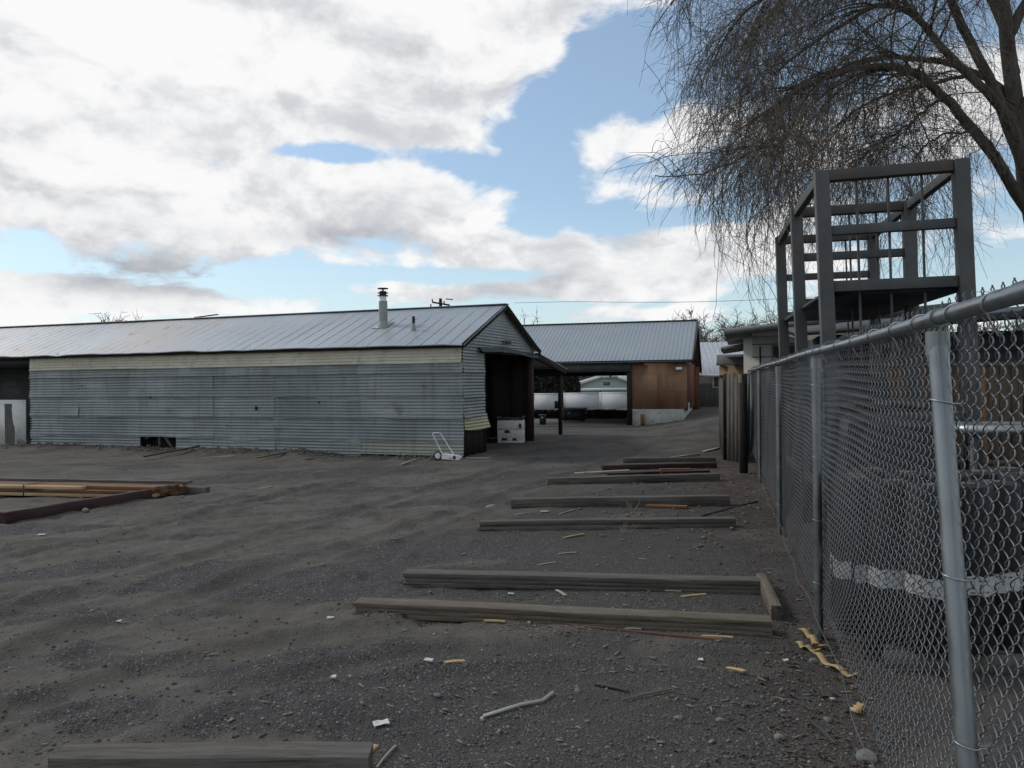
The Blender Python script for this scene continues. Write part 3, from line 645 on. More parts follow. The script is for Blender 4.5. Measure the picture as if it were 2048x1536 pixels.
xb = loc2(1285); mb = MB(); mb.beam((xb, -.10, .0), (xb-.02, -.045, .42), .13, .02, up=(0,1,0)); mb.build('leaning_board', M['orangewood'], cp)
xb = loc2(1362); mb = MB(); mb.box((xb-.17, -.12, ez-.36), (xb+.05, -.021, ez-.26)); mb.build('wall_lamp', M['whiteedge'], cp)
xb = loc2(1115)
mb = MB(); mb.cyl((xb+.05, -.14, ez-.34), (xb+.12, -.30, ez-.38), .07, 12, r2=.09); mb.build('flood_lamp', M['whiteedge'], cp)
mb = MB(); mb.box((RX0, -.2, -.15), (xp0+.02, 2*Dp, .022)); mb.box((RX0, -.30, -.15), (xp0-.3, -.201, .03)); mb.build('floor_slab', M['slab'], cp)
# drain pipe elbow at the side
p = atY(1377, 805, 28.6); dp = MB(); dp.tube([(0,0,.28),(0,0,.1),(-.03,-.03,.0)], .03, 8); o = dp.build('drain_pipe', M['panelwhite'], None, smooth=True, M=Matrix.Translation((p[0], p[1], HG(p[0], p[1])+.25))); tag(o, 'short white drain pipe at the corner of the red plywood wall', 'pipe')

# dumpster, bin
p = gp(1150, 845); du = thing('dumpster', 'small dark dumpster standing under the carport roof', 'dumpster', (p[0], p[1]+.4, .025), R(-15))
mb = MB(); V = [(-.42,-.3,.05),(.42,-.3,.05),(.42,.3,.05),(-.42,.3,.05),(-.46,-.36,.42),(.46,-.36,.42),(.46,.36,.5),(-.46,.36,.5)]
mb.add(V, [(0,3,2,1),(4,5,6,7),(0,1,5,4),(1,2,6,5),(2,3,7,6),(3,0,4,7)])
for k in (-.3, 0, .3): mb.box((k-.02,-.36,.08),(k+.02,-.30,.40))
mb.build('hull', M['darkmetal'], du); mb = MB(); V2 = [(-.48,-.38,.425),(.48,-.38,.425),(.48,.38,.505),(-.48,.38,.505)]; mb.add(V2+[(x, y, z+.03) for x, y, z in V2], [(4,5,6,7),(0,1,5,4),(1,2,6,5),(2,3,7,6),(3,0,4,7)]); mb.build('lid', M['black'], du)
for x in (-.36, .36):
    for y in (-.2, .2): mb = MB(); mb.cyl((x-.02, y, .03), (x+.02, y, .03), .028, 10); mb.build('caster', M['rubber'], du)
mb = MB(); mb.box((-.18,-.372,.30),(-.06,-.366,.40)); mb.build('sticker', M['fascia'], du)
p = gp(1086, 851); bn_ = thing('waste_bin', 'small dark bin with a flat lid and white patch, left of the dumpster', 'bin', (p[0], p[1]+.1, .03), R(-15))
mb = MB(); mb.box((-.10,-.1,0),(.10,.1,.34), taper=1.05); mb.build('bin_body', M['darkmetal'], bn_); mb = MB(); mb.box((-.13,-.13,.345),(.13,.13,.37)); mb.build('lid', M['galv'], bn_); mb = MB(); mb.box((-.03,-.112,.25),(.035,-.107,.29)); mb.build('white_patch', M['white'], bn_)

# hedge bank, white fence, green building, conifers behind
def leafcloud(mb, c, r, n, size, flat=1.0):
    d = rng.normal(size=(n, 3)); d /= np.linalg.norm(d, axis=1, keepdims=True); rad = rng.random((n, 1))**.45
    P = np.array(c)+d*rad*np.array(r)*(0.85+.3*rng.random((n, 1)))
    a = rng.normal(size=(n, 3))*size; b_ = rng.normal(size=(n, 3))*size
    V = np.stack([P-a, P+b_, P+a, P-b_], 1).reshape(-1, 3); return mb.add(V, np.arange(4*n).reshape(-1, 4))
h0 = gp(1040, 838); h1 = gp(1275, 838)
d = h1-h0; Lh = np.linalg.norm(d); d /= Lh
mb = MB()
nH = 38000; Ph = np.stack([rng.random(nH)*(Lh+4)-1.2, rng.random(nH)**1.6*8.3, rng.random(nH)*.35], -1); Ph[:, 2] = Ph[:, 2]*(1-Ph[:, 1]/9.5)-.03*(Ph[:, 1]/8)+.02*np.sin(Ph[:, 0]*2.3)*(Ph[:, 1] < 1.5)  # rear depth of the hedge added to cut light bounced off the ground
Ph = h0+d*Ph[:, :1]+np.array([-d[1], d[0], 0])*Ph[:, 1:2]+np.array([0, 0, 1])*Ph[:, 2:]; ah = rng.normal(size=(nH, 3))*.035; bh = rng.normal(size=(nH, 3))*.035
mb.add(np.stack([Ph-ah, Ph+bh, Ph+ah, Ph-bh], 1).reshape(-1, 3), np.arange(4*nH).reshape(-1, 4))
o = mb.build('hedge', M['green']); tag(o, 'low dark clipped hedge at the foot of the white panel fence', 'hedge')
wf = thing('panel_fence', 'white panel fence with dark posts seen through the carport', 'fence', (h0[0], h0[1]+9.0, 0), math.atan2(d[1], d[0]))
pxs = [1052, 1066, 1120, 1127, 1200, 1268, 1335]
def onf(px): 
    k = (px-1024)/FPX; bx, by = h0[0], h0[1]+9.0; return (k*by-bx)/(d[0]-k*d[1])
xs = [onf(q) for q in pxs]; zt = [atY(q, 788, 1)[2] for q in pxs]
def ztop(x):
    return .90+.010*x
for i in range(len(xs)-1):
    if i == 2: continue
    mb = MB(); a, b_ = xs[i]+.05, xs[i+1]-.05; mb.box((a, -.02, -.1), (b_, .02, ztop(a))); mb.build('panel', M['panelwhite'], wf)
    mb = MB(); mb.box((a-.0, -.035, ztop(a)+.001), (b_, .035, ztop(a)+.055)); mb.box((a-.05, -.03, .02), (a-.001, .03, ztop(a)+.055)); mb.box((b_+.001, -.03, .02), (b_+.04, .03, ztop(a)+.055)); mb.build('panel_rim', M['whiteedge'], wf)
for i in (1, 2, 3, 4, 5): mb = MB(); mb.box((xs[i]-.03, .04, -.2), (xs[i]+.03, .1, 1.12)); mb.build('post', M['darkmetal'], wf)
# green gabled building
Yg = 62.0
def gpt(px, py): p = atY(px, py, Yg); return p
gb = thing('green_building', 'pale green gabled building with white trim behind the white fence', 'building')
pts = [gpt(1157, 779), gpt(1157, 768), gpt(1202, 753.5), gpt(1233, 753), gpt(1262, 765), gpt(1262, 779)]
lowz = -1.0
P = [np.array([pts[0][0], Yg, lowz])]+pts[1:5]+[np.array([pts[5][0], Yg, lowz])]
V = P+[q+np.array([2.5, 9, 0]) for q in P]; n = 6; mb = MB()
mb.add(V, [(0,5,4,4),(0,4,3,3),(0,3,2,2),(0,2,1,1)]+[(i, i+1, n+i+1, n+i) for i in (0, 4)]); mb.build('wall', M['mint'], gb)
mb = MB()
for i in (1, 2, 3): mb.beam(P[i]+np.array([0,-.15,.05]), P[i+1]+np.array([0,-.15,.05]), .2, .26); 
mb.beam(gpt(1155,779)+np.array([0,-.15,0]), gpt(1264,778)+np.array([0,-.15,0]), .15, .2); mb.beam(gpt(1156,779)+np.array([0,-.15,0]), gpt(1156,768)+np.array([0,-.15,0]), .15, .22)
mb.build('trim', M['whiteedge'], gb)
mb = MB(); mb.add([q+np.array([0,0,.12]) for q in V], [(i, i+1, n+i+1, n+i) for i in (1, 2, 3)]); mb.build('roof', M['roof2'], gb)
mb = MB(); q = gpt(1213, 768); mb.box((q[0]-.25, Yg-.05, q[2]-.09), (q[0]+.25, Yg-.01, q[2]+.16)); mb.build('gable_vent', M['fascia'], gb)
# grey house just left of it
q0 = atY(1148, 751, 70); q1 = atY(1200, 760, 70); gh = thing('grey_house', 'far grey house between the dark conifers and the green gable', 'house', (q0[0], 70, -1))
mb = MB(); mb.box((-2, 0, 0), (q1[0]-q0[0], 6, q0[2]+1)); mb.build('wall', M['fascia'], gh); mb = MB(); mb.add([(-2.2,-.3,q0[2]+1),(q1[0]-q0[0]+.2,-.3,q0[2]+1),(q1[0]-q0[0]+.2,3,q0[2]+2),(-2.2,3,q0[2]+2),(q1[0]-q0[0]+.2,6.3,q0[2]+1),(-2.2,6.3,q0[2]+1)],[(0,1,2,3),(3,2,4,5)]); mb.build('roof', M['shingle'], gh)
# dark conifers behind the fence
for i, (px, top, w_) in enumerate(((1060, 735, 1.1), (1085, 742, .9), (1108, 738, 1.0), (1130, 744, .8), (1146, 752, .6))):
    Y = 48+i*.5; q = atY(px, top, Y); t = thing('dark_conifer', ['dark conifer beyond the white fence, against the barn lean-to', 'second dark conifer along the white fence from the barn', 'middle dark conifer of the row beyond the white fence', 'fourth dark conifer along the white fence from the barn', 'smallest dark conifer, next to the far grey house'][i], 'tree', (q[0], Y, -.1), 0, 'dark conifers beyond the white fence')
    mb = MB()
    for k in range(7): leafcloud(mb, (0, 0, .3+(q[2]-.1)*k/6.5), (w_*(1-.08*k), w_*.8, .45), 420, .07)
    mb.build('crown', M['green'], t); mb = MB(); mb.cyl((0,0,0), (0,0,1.4), .08, 8); mb.build('trunk', M['bark'], t)

# ================================================================== grey building at the back right
Y0 = 36.5; a = atY(1384, 813, Y0); b = atY(1450, 813, Y0)
gbz = a[2]; gr_ = thing('grey_shed', 'grey clad building with a pale ribbed metal roof and one small window', 'building', (a[0], Y0, gbz), R(-6))
mb = MB(); hw = atY(1400, 747, Y0)[2]-gbz; ht = atY(1400, 685, Y0+2.6)[2]-gbz; mb.box((-.6, 0, -.4), (6.5, 5.2, hw)); mb.build('wall', M['cladding'], gr_)
mb = MB()
for yy in (0, ): mb.add([(.05,-.3,hw),(7,-.3,hw),(7,2.6,ht),(.05,2.6,ht),(7,5.5,hw),(.05,5.5,hw),(.05,-.3,hw-.04),(7,-.3,hw-.04)], [(0,1,2,3),(3,2,4,5),(6,7,1,0)])
mb.build('roof', M['roof3'], gr_)
mb = MB(); 
for k in np.arange(.1, 7, .23): mb.beam((k,-.3,hw+.01),(k,2.6,ht+.01),.03,.03)
mb.build('roof_ribs', M['roof3'], gr_)
mb = MB(); mb.box((-.45, -.4, hw-.16), (7, -.31, hw-.03)); mb.build('gutter', M['panelwhite'], gr_)
wx = atY(1424, 760, Y0)[0]-a[0]; mb = MB(); z0 = atY(1430, 776, Y0)[2]-gbz; z1 = atY(1430, 751, Y0)[2]-gbz
mb.box((wx, -.05, z0), (wx+1.0, -.004, z1)); w = mb.build('window', M['whiteedge'], gr_); mb = MB(); mb.box((wx+.06, -.056, z0+.06), (wx+.94, -.051, z1-.06)); mb.build('pane', M['fascia'], w)
p = atY(1433, 790, 35.6); mb = MB(); mb.box((-.25,-.1,0),(.25,.1,.35)); mb.box((-.2,-.12,.35),(.2,.08,.75), taper=.8); 
# red plywood wing between
pw = atY(1376, 815, 33.5); o = thing('plywood_wing', 'dark red plywood wall between the orange room and the grey building', 'wall', (pw[0], 33.5, HG(pw[0], 33.5)-.05), R(-10))
mb = MB(); zt_ = atY(1390, 735, 33.5)[2]-.3; mb.box((0, 0, 0), (.48, 2.6, zt_)); mb.build('plywood_panel', M['ply2'], o)

# ================================================================== shingle shed and wooden fence at right
sy = 22.5; a = atY(1440, 870, sy); zt_ = atY(1460, 728, sy)[2]
sh = thing('small_shed', 'small tan plywood shed with a shingle roof behind the board fence', 'shed', (a[0], sy, HG(a[0], sy)), R(-15.5))
mb = MB(); mb.box((0,0,-.1),(1.4,1.6,zt_-.02)); mb.build('wall', M['tanply'], sh)
mb = MB(); zr = atY(1460, 711, sy+.7)[2]; mb.add([(-.08,-.12,zt_-.02),(1.5,-.12,zt_),(1.5,.8,zr),(-.08,.8,zr),(1.5,1.7,zt_),(-.08,1.7,zt_),(-.08,-.12,zt_-.07),(1.5,-.12,zt_-.05)], [(0,1,2,3),(3,2,4,5),(6,7,1,0)]); mb.add([(-.08,-.12,zt_-.07),(-.08,1.7,zt_-.05),(-.08,.8,zr)],[(0,1,2,2)]); mb.build('roof', M['shingle'], sh)
bf = thing('board_fence', 'weathered grey wooden board fence running back beside the lane', 'fence')
def boards(mb, p, q, h_, wd=.14, th=.025, jag=.06, gap=.008, lean=.0):
    p = np.array(p, float); q = np.array(q, float); L = np.linalg.norm(q-p); dd = (q-p)/L; nn = np.array([-dd[1], dd[0], 0]); n = int(L/wd)
    for i in range(n):
        a = p+dd*i*wd; z0 = HG(a[0], a[1])-.05; hh = h_+(random.random()-.5)*2*jag; off = nn*(random.random()-.5)*.008; l_ = nn*lean*(.5+random.random())
        Vv = []
        for z, o_ in ((z0, 0), (z0+hh, 1)):
            for u_, v_ in ((0,0),(wd-gap,0),(wd-gap,th),(0,th)): Vv.append(a+dd*u_+nn*v_+off+l_*o_+np.array([0,0,z]))
        mb.add(Vv, [(0,3,2,1),(4,5,6,7),(0,1,5,4),(1,2,6,5),(2,3,7,6),(3,0,4,7)])
fa = gp(1486, 925); fb = gp(1449, 920); fc = gp(1440, 880)
mb = MB(); boards(mb, fa, fb, 1.78, wd=.115, jag=.05, lean=-.01, gap=.004); boards(mb, fb, fc, 1.68, jag=.05, gap=.004); mb.build('boards', M['fencewood'], bf)
mb = MB()
for z in (.5, 1.35): mb.beam(fb+np.array([.03,.03,z]), fc+np.array([.03,.03,z]), .04, .09)
mb.build('rails', M['fencewood'], bf)
for i, q in enumerate((fa, fb, fc)): mb = MB(); mb.box((q[0]+.02, q[1]+.03, 0), (q[0]+.11, q[1]+.12, 1.75)); mb.build('post', M['darkwood'], bf)
fe = gp(1495, 950); mb = MB(); mb.box((-.06,-.03,0),(.06,.09,1.58)); o = mb.build('end_post', M['darkwood'], None, M=Matrix.Translation((fe[0], fe[1]+.2, 0))); tag(o, 'short dark wooden post at the far end of the chain link fence', 'post')
# ---- white house
hy = 19.0; hc = atY(1505, 740, hy); zl = atY(1480, 672, hy)[2]
ho = thing('cream_house', 'cream panel house with a low grey roof behind the steel rack', 'house', (hc[0], hy, 0), R(-16))
slope = .10
mb = MB(); mb.box((0,.0,0),(4.2,.1,zl+.0)); mb.add([(0,.0,zl),(4.2,.0,zl),(4.2,.0,zl+.5),(0,.0,zl+.08)],[(0,1,2,3)]); mb.box((-.03,.101,0),(.1,5,zl-.02)); 
mb.add([(-.2,.6,0),(-.2,.6,zl),(0,.0,zl),(0,0,0)],[(0,1,2,3)]); mb.build('wall', M['housewall'], ho)
mb = MB()
for k, z in enumerate(np.arange(.35, zl, .30)): mb.box((-.01, -.012, z), (4.2, -.002, z+.018))
mb.box((.16,-.014,1.2),(.19,-.003,zl-.25)); mb.build('panel_joints', M['darkmetal'], ho)
wx0 = atY(1541, 700, hy)[0]-hc[0]; wz0 = atY(1550, 740, hy)[2]-.3; wz1 = atY(1550, 690, hy)[2]
mb = MB(); mb.box((wx0, -.03, wz0), (wx0+.9, -.013, wz1)); w = mb.build('window', M['fascia'], ho); mb = MB(); mb.box((wx0+.04, -.036, wz0+.04), (wx0+.86, -.031, wz1-.04)); mb.build('pane', M['glass'], w)
mb = MB(); V = [(-.62,-.9,zl+.0),(4.6,-.9,zl+.48),(4.6,5.2,zl+.48),(-.62,5.2,zl+.0)]; V = V+[(x,y,z+.13) for x,y,z in V]; mb.add(V, [(0,3,2,1),(4,5,6,7),(0,1,5,4),(1,2,6,5),(2,3,7,6),(3,0,4,7)]); mb.build('roof', M['fascia'], ho)
mb = MB(); V = [(-.75,1.0,zl-.30),(-.02,1.0,zl-.2),(-.02,4.0,zl-.2),(-.75,4.0,zl-.30)]; V = V+[(x,y,z+.09) for x,y,z in V]; mb.add(V, [(0,3,2,1),(4,5,6,7),(0,1,5,4),(1,2,6,5),(2,3,7,6),(3,0,4,7)]); mb.build('side_roof', M['fascia'], ho)

# ================================================================== CHAIN LINK FENCE
FDX, FX0 = .26, .6156
FD = np.array([FDX, 1.0, 0])/math.hypot(FDX, 1.0); FN = np.array([FD[1], -FD[0], 0])     # FN points away from the yard
def fp(Y, z=0.0, off=0.0): return np.array([FX0+FDX*Y, Y, z])+FN*off
cf = thing('chain_link_fence', 'galvanised chain link fence with round posts along the right of the yard', 'fence', tuple(fp(0)))
base = fp(0)
def rel(P): return np.asarray(P, float)-base
RAILZ = 1.815
for i, Y in enumerate((2.26, 5.13, 8.45, 12.6, 17.0)):
    lean = [.42, .03, .01, 0, 0][i]; r = .0265 if i < 1 else .0275
    b0 = rel(fp(Y, -.05)); b1 = rel(fp(Y, RAILZ-.06)); b1 = b1.copy(); b0 = b0-FD*lean
    mb = MB(); mb.cyl(b0, b1, r, 28); po = mb.build('post', M['galv'], cf, smooth=True)
    mb = MB(); mb.cyl(b1-np.array([0,0,.045]), b1+np.array([0,0,.022]), r+.0045, 28); mb.tubes(np.array([b1+np.array([0,0,.06])-FD*.028, b1+np.array([0,0,.06])+FD*.028]), .0275, 20); mb.build('loop_cap', M['galv'], po, smooth=True)
    for z in ((.32, .72, 1.12, 1.58) if i < 4 else ()):
        t = z/(RAILZ-.06); c = b0*(1-t)+b1*t; c[2] = z+.02*(i % 2)
        th = np.linspace(R(-75), R(255), 18); P = np.array([c+(-FN*math.cos(a-R(90)))*(r+.003)+FD*math.sin(a-R(90))*(r+.003)+np.array([0,0,.006*math.sin(a)]) for a in th])
        P = np.vstack([P[0]+FN*.018, P, P[-1]+FN*.02, P[-1]+FN*.03+np.array([0,0,.012])]); mb = MB(); mb.tubes(P, .0022, 6); mb.build('wire_tie', M['tie'], po, smooth=True)
mb = MB(); ys = np.linspace(.9, 17.3, 60); P = np.array([rel(fp(y, RAILZ+.004*math.sin(y*1.3))) for y in ys]); mb.tubes(P, .0215, 24); mb.build('top_rail', M['galv'], cf, smooth=True)
# sleeve joint on the rail
mb = MB(); mb.tubes(np.array([rel(fp(1.50, RAILZ+.004)), rel(fp(1.64, RAILZ+.0038))]), .0235, 24); mb.build('rail_sleeve', M['galv'], cf, smooth=True)
for y in (1.75, 2.05, 2.42, 2.75, 3.15, 3.6, 4.1, 4.7, 5.5, 6.2, 7.0, 7.9, 9.2, 10.3, 11.5):
    c = rel(fp(y, RAILZ)); P = [c+FD*(.02*k/10)*3+(FN*math.cos(a)+np.array([0,0,1])*math.sin(a))*.0245 for k, a in enumerate(np.linspace(R(10), R(250), 12))]
    P = [P[0]+np.array([0,0,-.02])+FN*.01]+P+[P[-1]+FN*.02+np.array([0,0,-.035])+FD*.02, P[-1]+FN*.034+np.array([0,0,-.05])+FD*.035]
    mb = MB(); mb.tubes(np.array(P), .0021, 6); mb.build('wire_tie', M['tie'], cf, smooth=True)
D = .075; HB = D/2
def chain(y0, y1, r, sides, z0=.15, z1=1.805):
    nb = int((z1-z0)/HB); n_w = int((y1-y0)*math.hypot(FDX,1)/HB); s0 = y0*math.hypot(FDX, 1)
    k = np.arange(n_w); amp = HB/2+.003
    pts = []; q4 = 4 if y0 > 8 else 7
    tt_ = np.arange(nb*q4+1)/q4                       # flattened helix: front strand, turn, back strand, turn
    for t in tt_:
        ph = t+(k % 2)
        tri = 2*np.abs((ph/2) % 1*2-1)-1             # +1 .. -1
        tri = np.sin(tri*math.pi/2*.92)*.55+tri*.45
        dep = -.0085*np.sin(ph*math.pi)
        pts.append(np.stack([s0+k*HB+tri*amp, dep, np.full(n_w, z0+t*HB)], -1))
    P = np.stack(pts, 1)
    s = P[..., 0]; z = P[..., 2]
    bulge = .010*(1+np.sin(s*2.1+1)*np.sin(z*2.2))+.004*np.sin(s*5.3+z*3)-.035*np.exp(-((z-z0)/.25)**2)
    zz2 = z+.006*np.sin(s*3.1)+ .03*np.exp(-((z-z0)/.2)**2)*np.sin(s*1.7)
    off = P[..., 1]+bulge*np.clip((z1-z)/.4, 0, 1)+.043
    Wp = np.zeros(P.shape); Wp[...] = FD*s[..., None]+FN*off[..., None]; Wp[..., 2] = zz2
    mb.tubes(Wp, r, sides, caps=False)
    # twisted barbs above the rail
    kk = k[::2]; tt = np.linspace(0, 1, 7); 
    for ph in (0, math.pi):
        B = np.zeros((len(kk), 7, 3)); ss_ = s0+kk*HB
        a = tt*3.2*math.pi+ph
        x = ss_[:, None]+.0035*np.cos(a)[None]+ (.018*(1-tt)**3*(1 if ph else -1))[None]; y = .043+.0035*np.sin(a)[None]+np.zeros((len(kk), 1))
        B[...] = FD*x[..., None]+FN*y[..., None]; B[..., 2] = z1+.01+tt[None]*.058+.005*np.sin(ss_*9)[:, None]
        mb.tubes(B, r, sides, caps=False)
mb = MB(); chain(1.0, 5.2, .0019, 5); chain(5.2, 9.0, .0018, 4); chain(9.0, 17.2, .0017, 3); mb.build('wire_mesh', M['wire'], cf, smooth=True)
mb = MB(); ys = np.linspace(1.0, 12, 70); P = np.array([rel(fp(y, .16+.03*math.sin(y*1.7*1.033)+.008*math.sin(y*7), -.035+.012*math.sin(y*5))) for y in ys]); mb.tubes(P, .0025, 6); mb.build('tension_wire', M['wire'], cf, smooth=True)

# ================================================================== STEEL RACK
rk = thing('steel_rack', 'tall grey steel storage rack with a dark deck behind the chain link fence', 'rack', (0, 0, 0))
RTOP = [[(1646, 7.5), (1924, 7.14)], [(1595, 9.13), (1820, 8.80)], [(1563, 10.95), (1748, 10.6)]]; RBOT = [[1671, 1954], [1614, 1834], [1576, 1757]]
def RP(i, s, z):      # frame i, side s (0 left, 1 right); the posts lean slightly inwards
    px, Y = RTOP[i][s]; a = (RBOT[i][s]-1024)/FPX*Y; b = (px-1024)/FPX*Y; return np.array([a+(b-a)*z/3.58, Y, z])
rk.location = tuple(RP(0, 0, 0))
rb = RP(0, 0, 0)
def rr(p): return np.asarray(p, float)-rb
TZ = 3.58; lean = np.zeros(3)
def beamobj(name, p, q, w, h_, m='steelgrey', up=(0,0,1)): mb = MB(); mb.beam(rr(p), rr(q), w, h_, up); return mb.build(name, M[m], rk, bevel=.004)
for i in range(3):
    for s in (0, 1):
        p = RP(i, s, 0); q = RP(i, s, TZ)+lean*(1 if s == 0 else 1.6); beamobj('post', p-lean*0, q, .125, .125, up=(.287, 1, 0) if False else (.224, 1, 0))
    a, b_ = RP(i, 0, TZ-.05)+lean, RP(i, 1, TZ-.05)+lean*1.6
    e = (b_-a)/np.linalg.norm(b_-a)
    beamobj('top_beam', a+e*.064, b_-e*.064, .11, .10, 'steeltop')
    for z, h_ in ((3.02, .085), (2.50, .10), (1.28, .09), (.55, .09)):
        t = z/TZ; a, b_ = RP(i, 0, z)+lean*t, RP(i, 1, z)+lean*1.6*t; beamobj('cross_beam', a+e*.063, b_-e*.063, .08, h_)
    for k, f in enumerate((.27, .5, .74)):
        a0, b0 = RP(i, 0, 2.0), RP(i, 1, 2.0); c = a0*(1-f)+b0*f+np.array([0, .06, 0]); mb = MB(); mb.cyl(rr((c[0], c[1], 1.75)), rr((c[0]-.04, c[1], TZ-.06)), .011 if i else .012, 8); mb.build('rod', M['steelgrey'], rk)
for s in (0, 1):
    for i in (0, 1):
        for z, w_ in ((TZ-.05, .09), (1.28, .08), (.55, .08)):
            t = z/TZ; l_ = lean*(1 if s == 0 else 1.6)*t
            a, b_ = RP(i, s, z)+l_, RP(i+1, s, z)+l_; e = (b_-a)/np.linalg.norm(b_-a); beamobj('side_beam', a+e*.064, b_-e*.064, .07, w_)
mb = MB(); q = [RP(0,0,2.42)+lean*.7, RP(0,1,2.42)+lean*1.1, RP(2,1,2.42)+lean*1.1, RP(2,0,2.42)+lean*.7]
q = [rr(x) for x in q]; q[0] = q[0]+np.array([-.0, .07, 0]); V = q+[x+np.array([0,0,.04]) for x in q]; mb.add(V, [(3,2,1,0),(4,5,6,7),(0,1,5,4),(1,2,6,5),(2,3,7,6),(3,0,4,7)]); mb.build('deck', M['darkmetal'], rk)
# pipes and beams lying on the shelves
for k, (f, z, r, l0, l1) in enumerate(((.2,1.37,.04,-.5,1.6),(.45,1.37,.05,-.3,2.2),(.7,1.37,.04,-.2,1.3),(.3,1.45,.035,0,2.0),(.6,.64,.05,0,2.0),(.3,.64,.04,-.4,1.5))):
    a = RP(0, 0, z)*(1-f)+RP(0, 1, z)*f; b_ = RP(2, 0, z)*(1-f)+RP(2, 1, z)*f; dd = (b_-a)/np.linalg.norm(b_-a); mb = MB(); mb.cyl(a-dd*.1*abs(l0), a+dd*(2.2+l1), r, 12)
    lab = ['dark steel pipe on the middle rack shelf, nearest its left post', 'thick dark steel pipe lying mid shelf of the rack', 'dark steel pipe on the middle rack shelf near its right post', 'thin dark pipe resting on top of the shelf pipes', 'thick dark pipe on the bottom rack shelf', 'dark pipe on the bottom rack shelf beside the fence'][k]
    tag(mb.build('steel_pipe', M['darkmetal'], smooth=True), lab, 'pipe', 'pipes lying on the rack')
# dark lean-to store under and beyond the rack
sh_ = thing('dark_store', 'dark tarpaulin covered store behind the steel rack', 'shelter', (4.6, 12.2, 0), R(-16))
mb = MB(); mb.box((0.1,0,0),(4.5,.05,2.3)); mb.box((.1,.051,0),(.15,3,2.3)); mb.build('tarpaulin', M['tarp'], sh_); mb = MB(); mb.add([(-.3,-.4,2.34),(4.8,-.4,2.62),(4.8,3,2.95),(-.3,3,2.6),(-.3,-.4,2.27),(4.8,-.4,2.55)],[(0,1,2,3),(4,5,1,0),(4,0,3,3),(4,3,2,5)]); mb.build('roof', M['darkmetal'], sh_)
# tarp wall behind far part of the fence
def tarpstack(name, lab, Ya, Yb, off, h_, w_, seed):
    L = (Yb-Ya)*math.hypot(FDX, 1); n = 60; m_ = 22; U, T = np.meshgrid(np.linspace(0, L, n), np.linspace(0, 1, m_), indexing='ij')
    path = np.array([(0,0),(0,h_),(w_,h_),(w_,0)]); seg = T*(2*h_+w_); 
    y = np.clip(seg-h_, 0, w_); z = np.where(seg < h_, seg, np.where(seg < h_+w_, h_, 2*h_+w_-seg)); z = z+(fbm(U*1.2+seed, T*5, 3)-.5)*.16*(z > .1); y = y+(fbm(U*2+seed, T*9+5, 3)-.5)*.10
    p0 = fp(Ya, 0, off); P = FD*U[..., None]+FN*y[..., None]; P[..., 2] = z; mb = MB(); mb.grid(P, flip=True)
    for e in (0, -1):
        ring = P[e]; c = ring.mean(0); k = len(ring); mb.add(np.vstack([ring, c]), [(i, i+1, k, k) for i in range(k-1)])
    o = mb.build(name, M['tarp'], None, smooth=True, M=Matrix.Translation(tuple(p0))); return tag(o, lab, 'covered stack')
tarpstack('covered_stack', 'dark tarpaulin covered stack hiding behind the far fence panels', 9.3, 16.8, .35, 1.62, .9, 3)
tarpstack('covered_stack', 'shorter dark covered stack behind the second fence post', 6.9, 9.1, .45, 1.25, .8, 8)
# tall black rolls with a white band
prof = [(0,.132),(.01,.14),(.90,.14),(.915,.132)]
spec = [(1672,4.95,'black roll with white band, leftmost, beside the second fence post'),(1713,4.80,'black roll with creased white band, second from the second fence post'),(1783,4.64,'black roll whose white band shows small print, midway between the two near posts'),
 (1863,4.43,'black roll with a torn lower white band, just left of the near fence post'),(1928,4.47,'black roll with white band mostly hidden by the near fence post'),(1983,4.55,'black roll whose white band shows bold numerals, just right of the near post'),(2050,4.74,'black roll with a higher white band at the right picture edge'),
 (1745,5.25,'added bandless roll darkening the second row, left'),(1815,5.05,'added bandless roll darkening the second row, middle'),(1890,4.95,'added bandless roll darkening the second row, behind the near post'),(1955,5.05,'added bandless roll darkening the second row, right of the near post'),(2015,5.2,'added bandless roll darkening the second row at the right edge')]  # bandless second row added to darken the space behind the banded rolls
first = None
for i, (px, Y, lab) in enumerate(spec):
    x_ = (px-1024)/FPX*Y; x_ = max(x_, FX0+FDX*Y+.21); t = thing('black_roll', lab, 'roll', (x_, Y, .13+(.02 if i == 6 else 0)), R(i*53), 'black rolls standing behind the fence')
    if first is None:
        mb = MB(); lathe(mb, prof, 32); b1_ = mb.build('roll_body', M['black'], t, smooth=True)
        mb = MB(); mb.cyl((0,0,.9155),(0,0,.925),.05,16); l1_ = mb.build('core', M['tantimber'], t)
        mb = MB(); th = np.linspace(R(-176), R(176), 70); T_ = np.linspace(0, 1, 6); G = np.array([[(.1425*math.cos(a)*(1+.006*math.sin(a*17+s_*3)), .1425*math.sin(a)*(1+.006*math.sin(a*17+s_*3)), .325+.105*s_+.006*math.sin(a*2.5)+.004*math.sin(a*9)) for s_ in T_] for a in th]); mb.grid(G); w1_ = mb.build('white_band', M['label'], t, smooth=True)
        mb = MB()
        for a in np.arange(-165, 165, 16):
            ar = R(a)
            for (zz, hh, ww) in ((.405,.008,.022),(.342,.006,.024),(.365,.026,.010)):
                if random.random() < .6:
                    da = ww/.15/2; mb.add([(.1445*math.cos(ar+s_*da), .1445*math.sin(ar+s_*da), zz+q) for s_, q in ((-1,0),(1,0),(1,hh),(-1,hh))], [(0,1,2,3)])
        p1_ = mb.build('lettering', M['ink'], w1_); first = t
    else:
        bd, ld, wb, pm = b1_.copy(), l1_.copy(), w1_.copy(), p1_.copy()
        for o in ((bd, ld, wb) if i < 7 else (bd, ld)): o.parent = t; COL.objects.link(o)
        if i < 7: pm.parent = wb; COL.objects.link(pm)
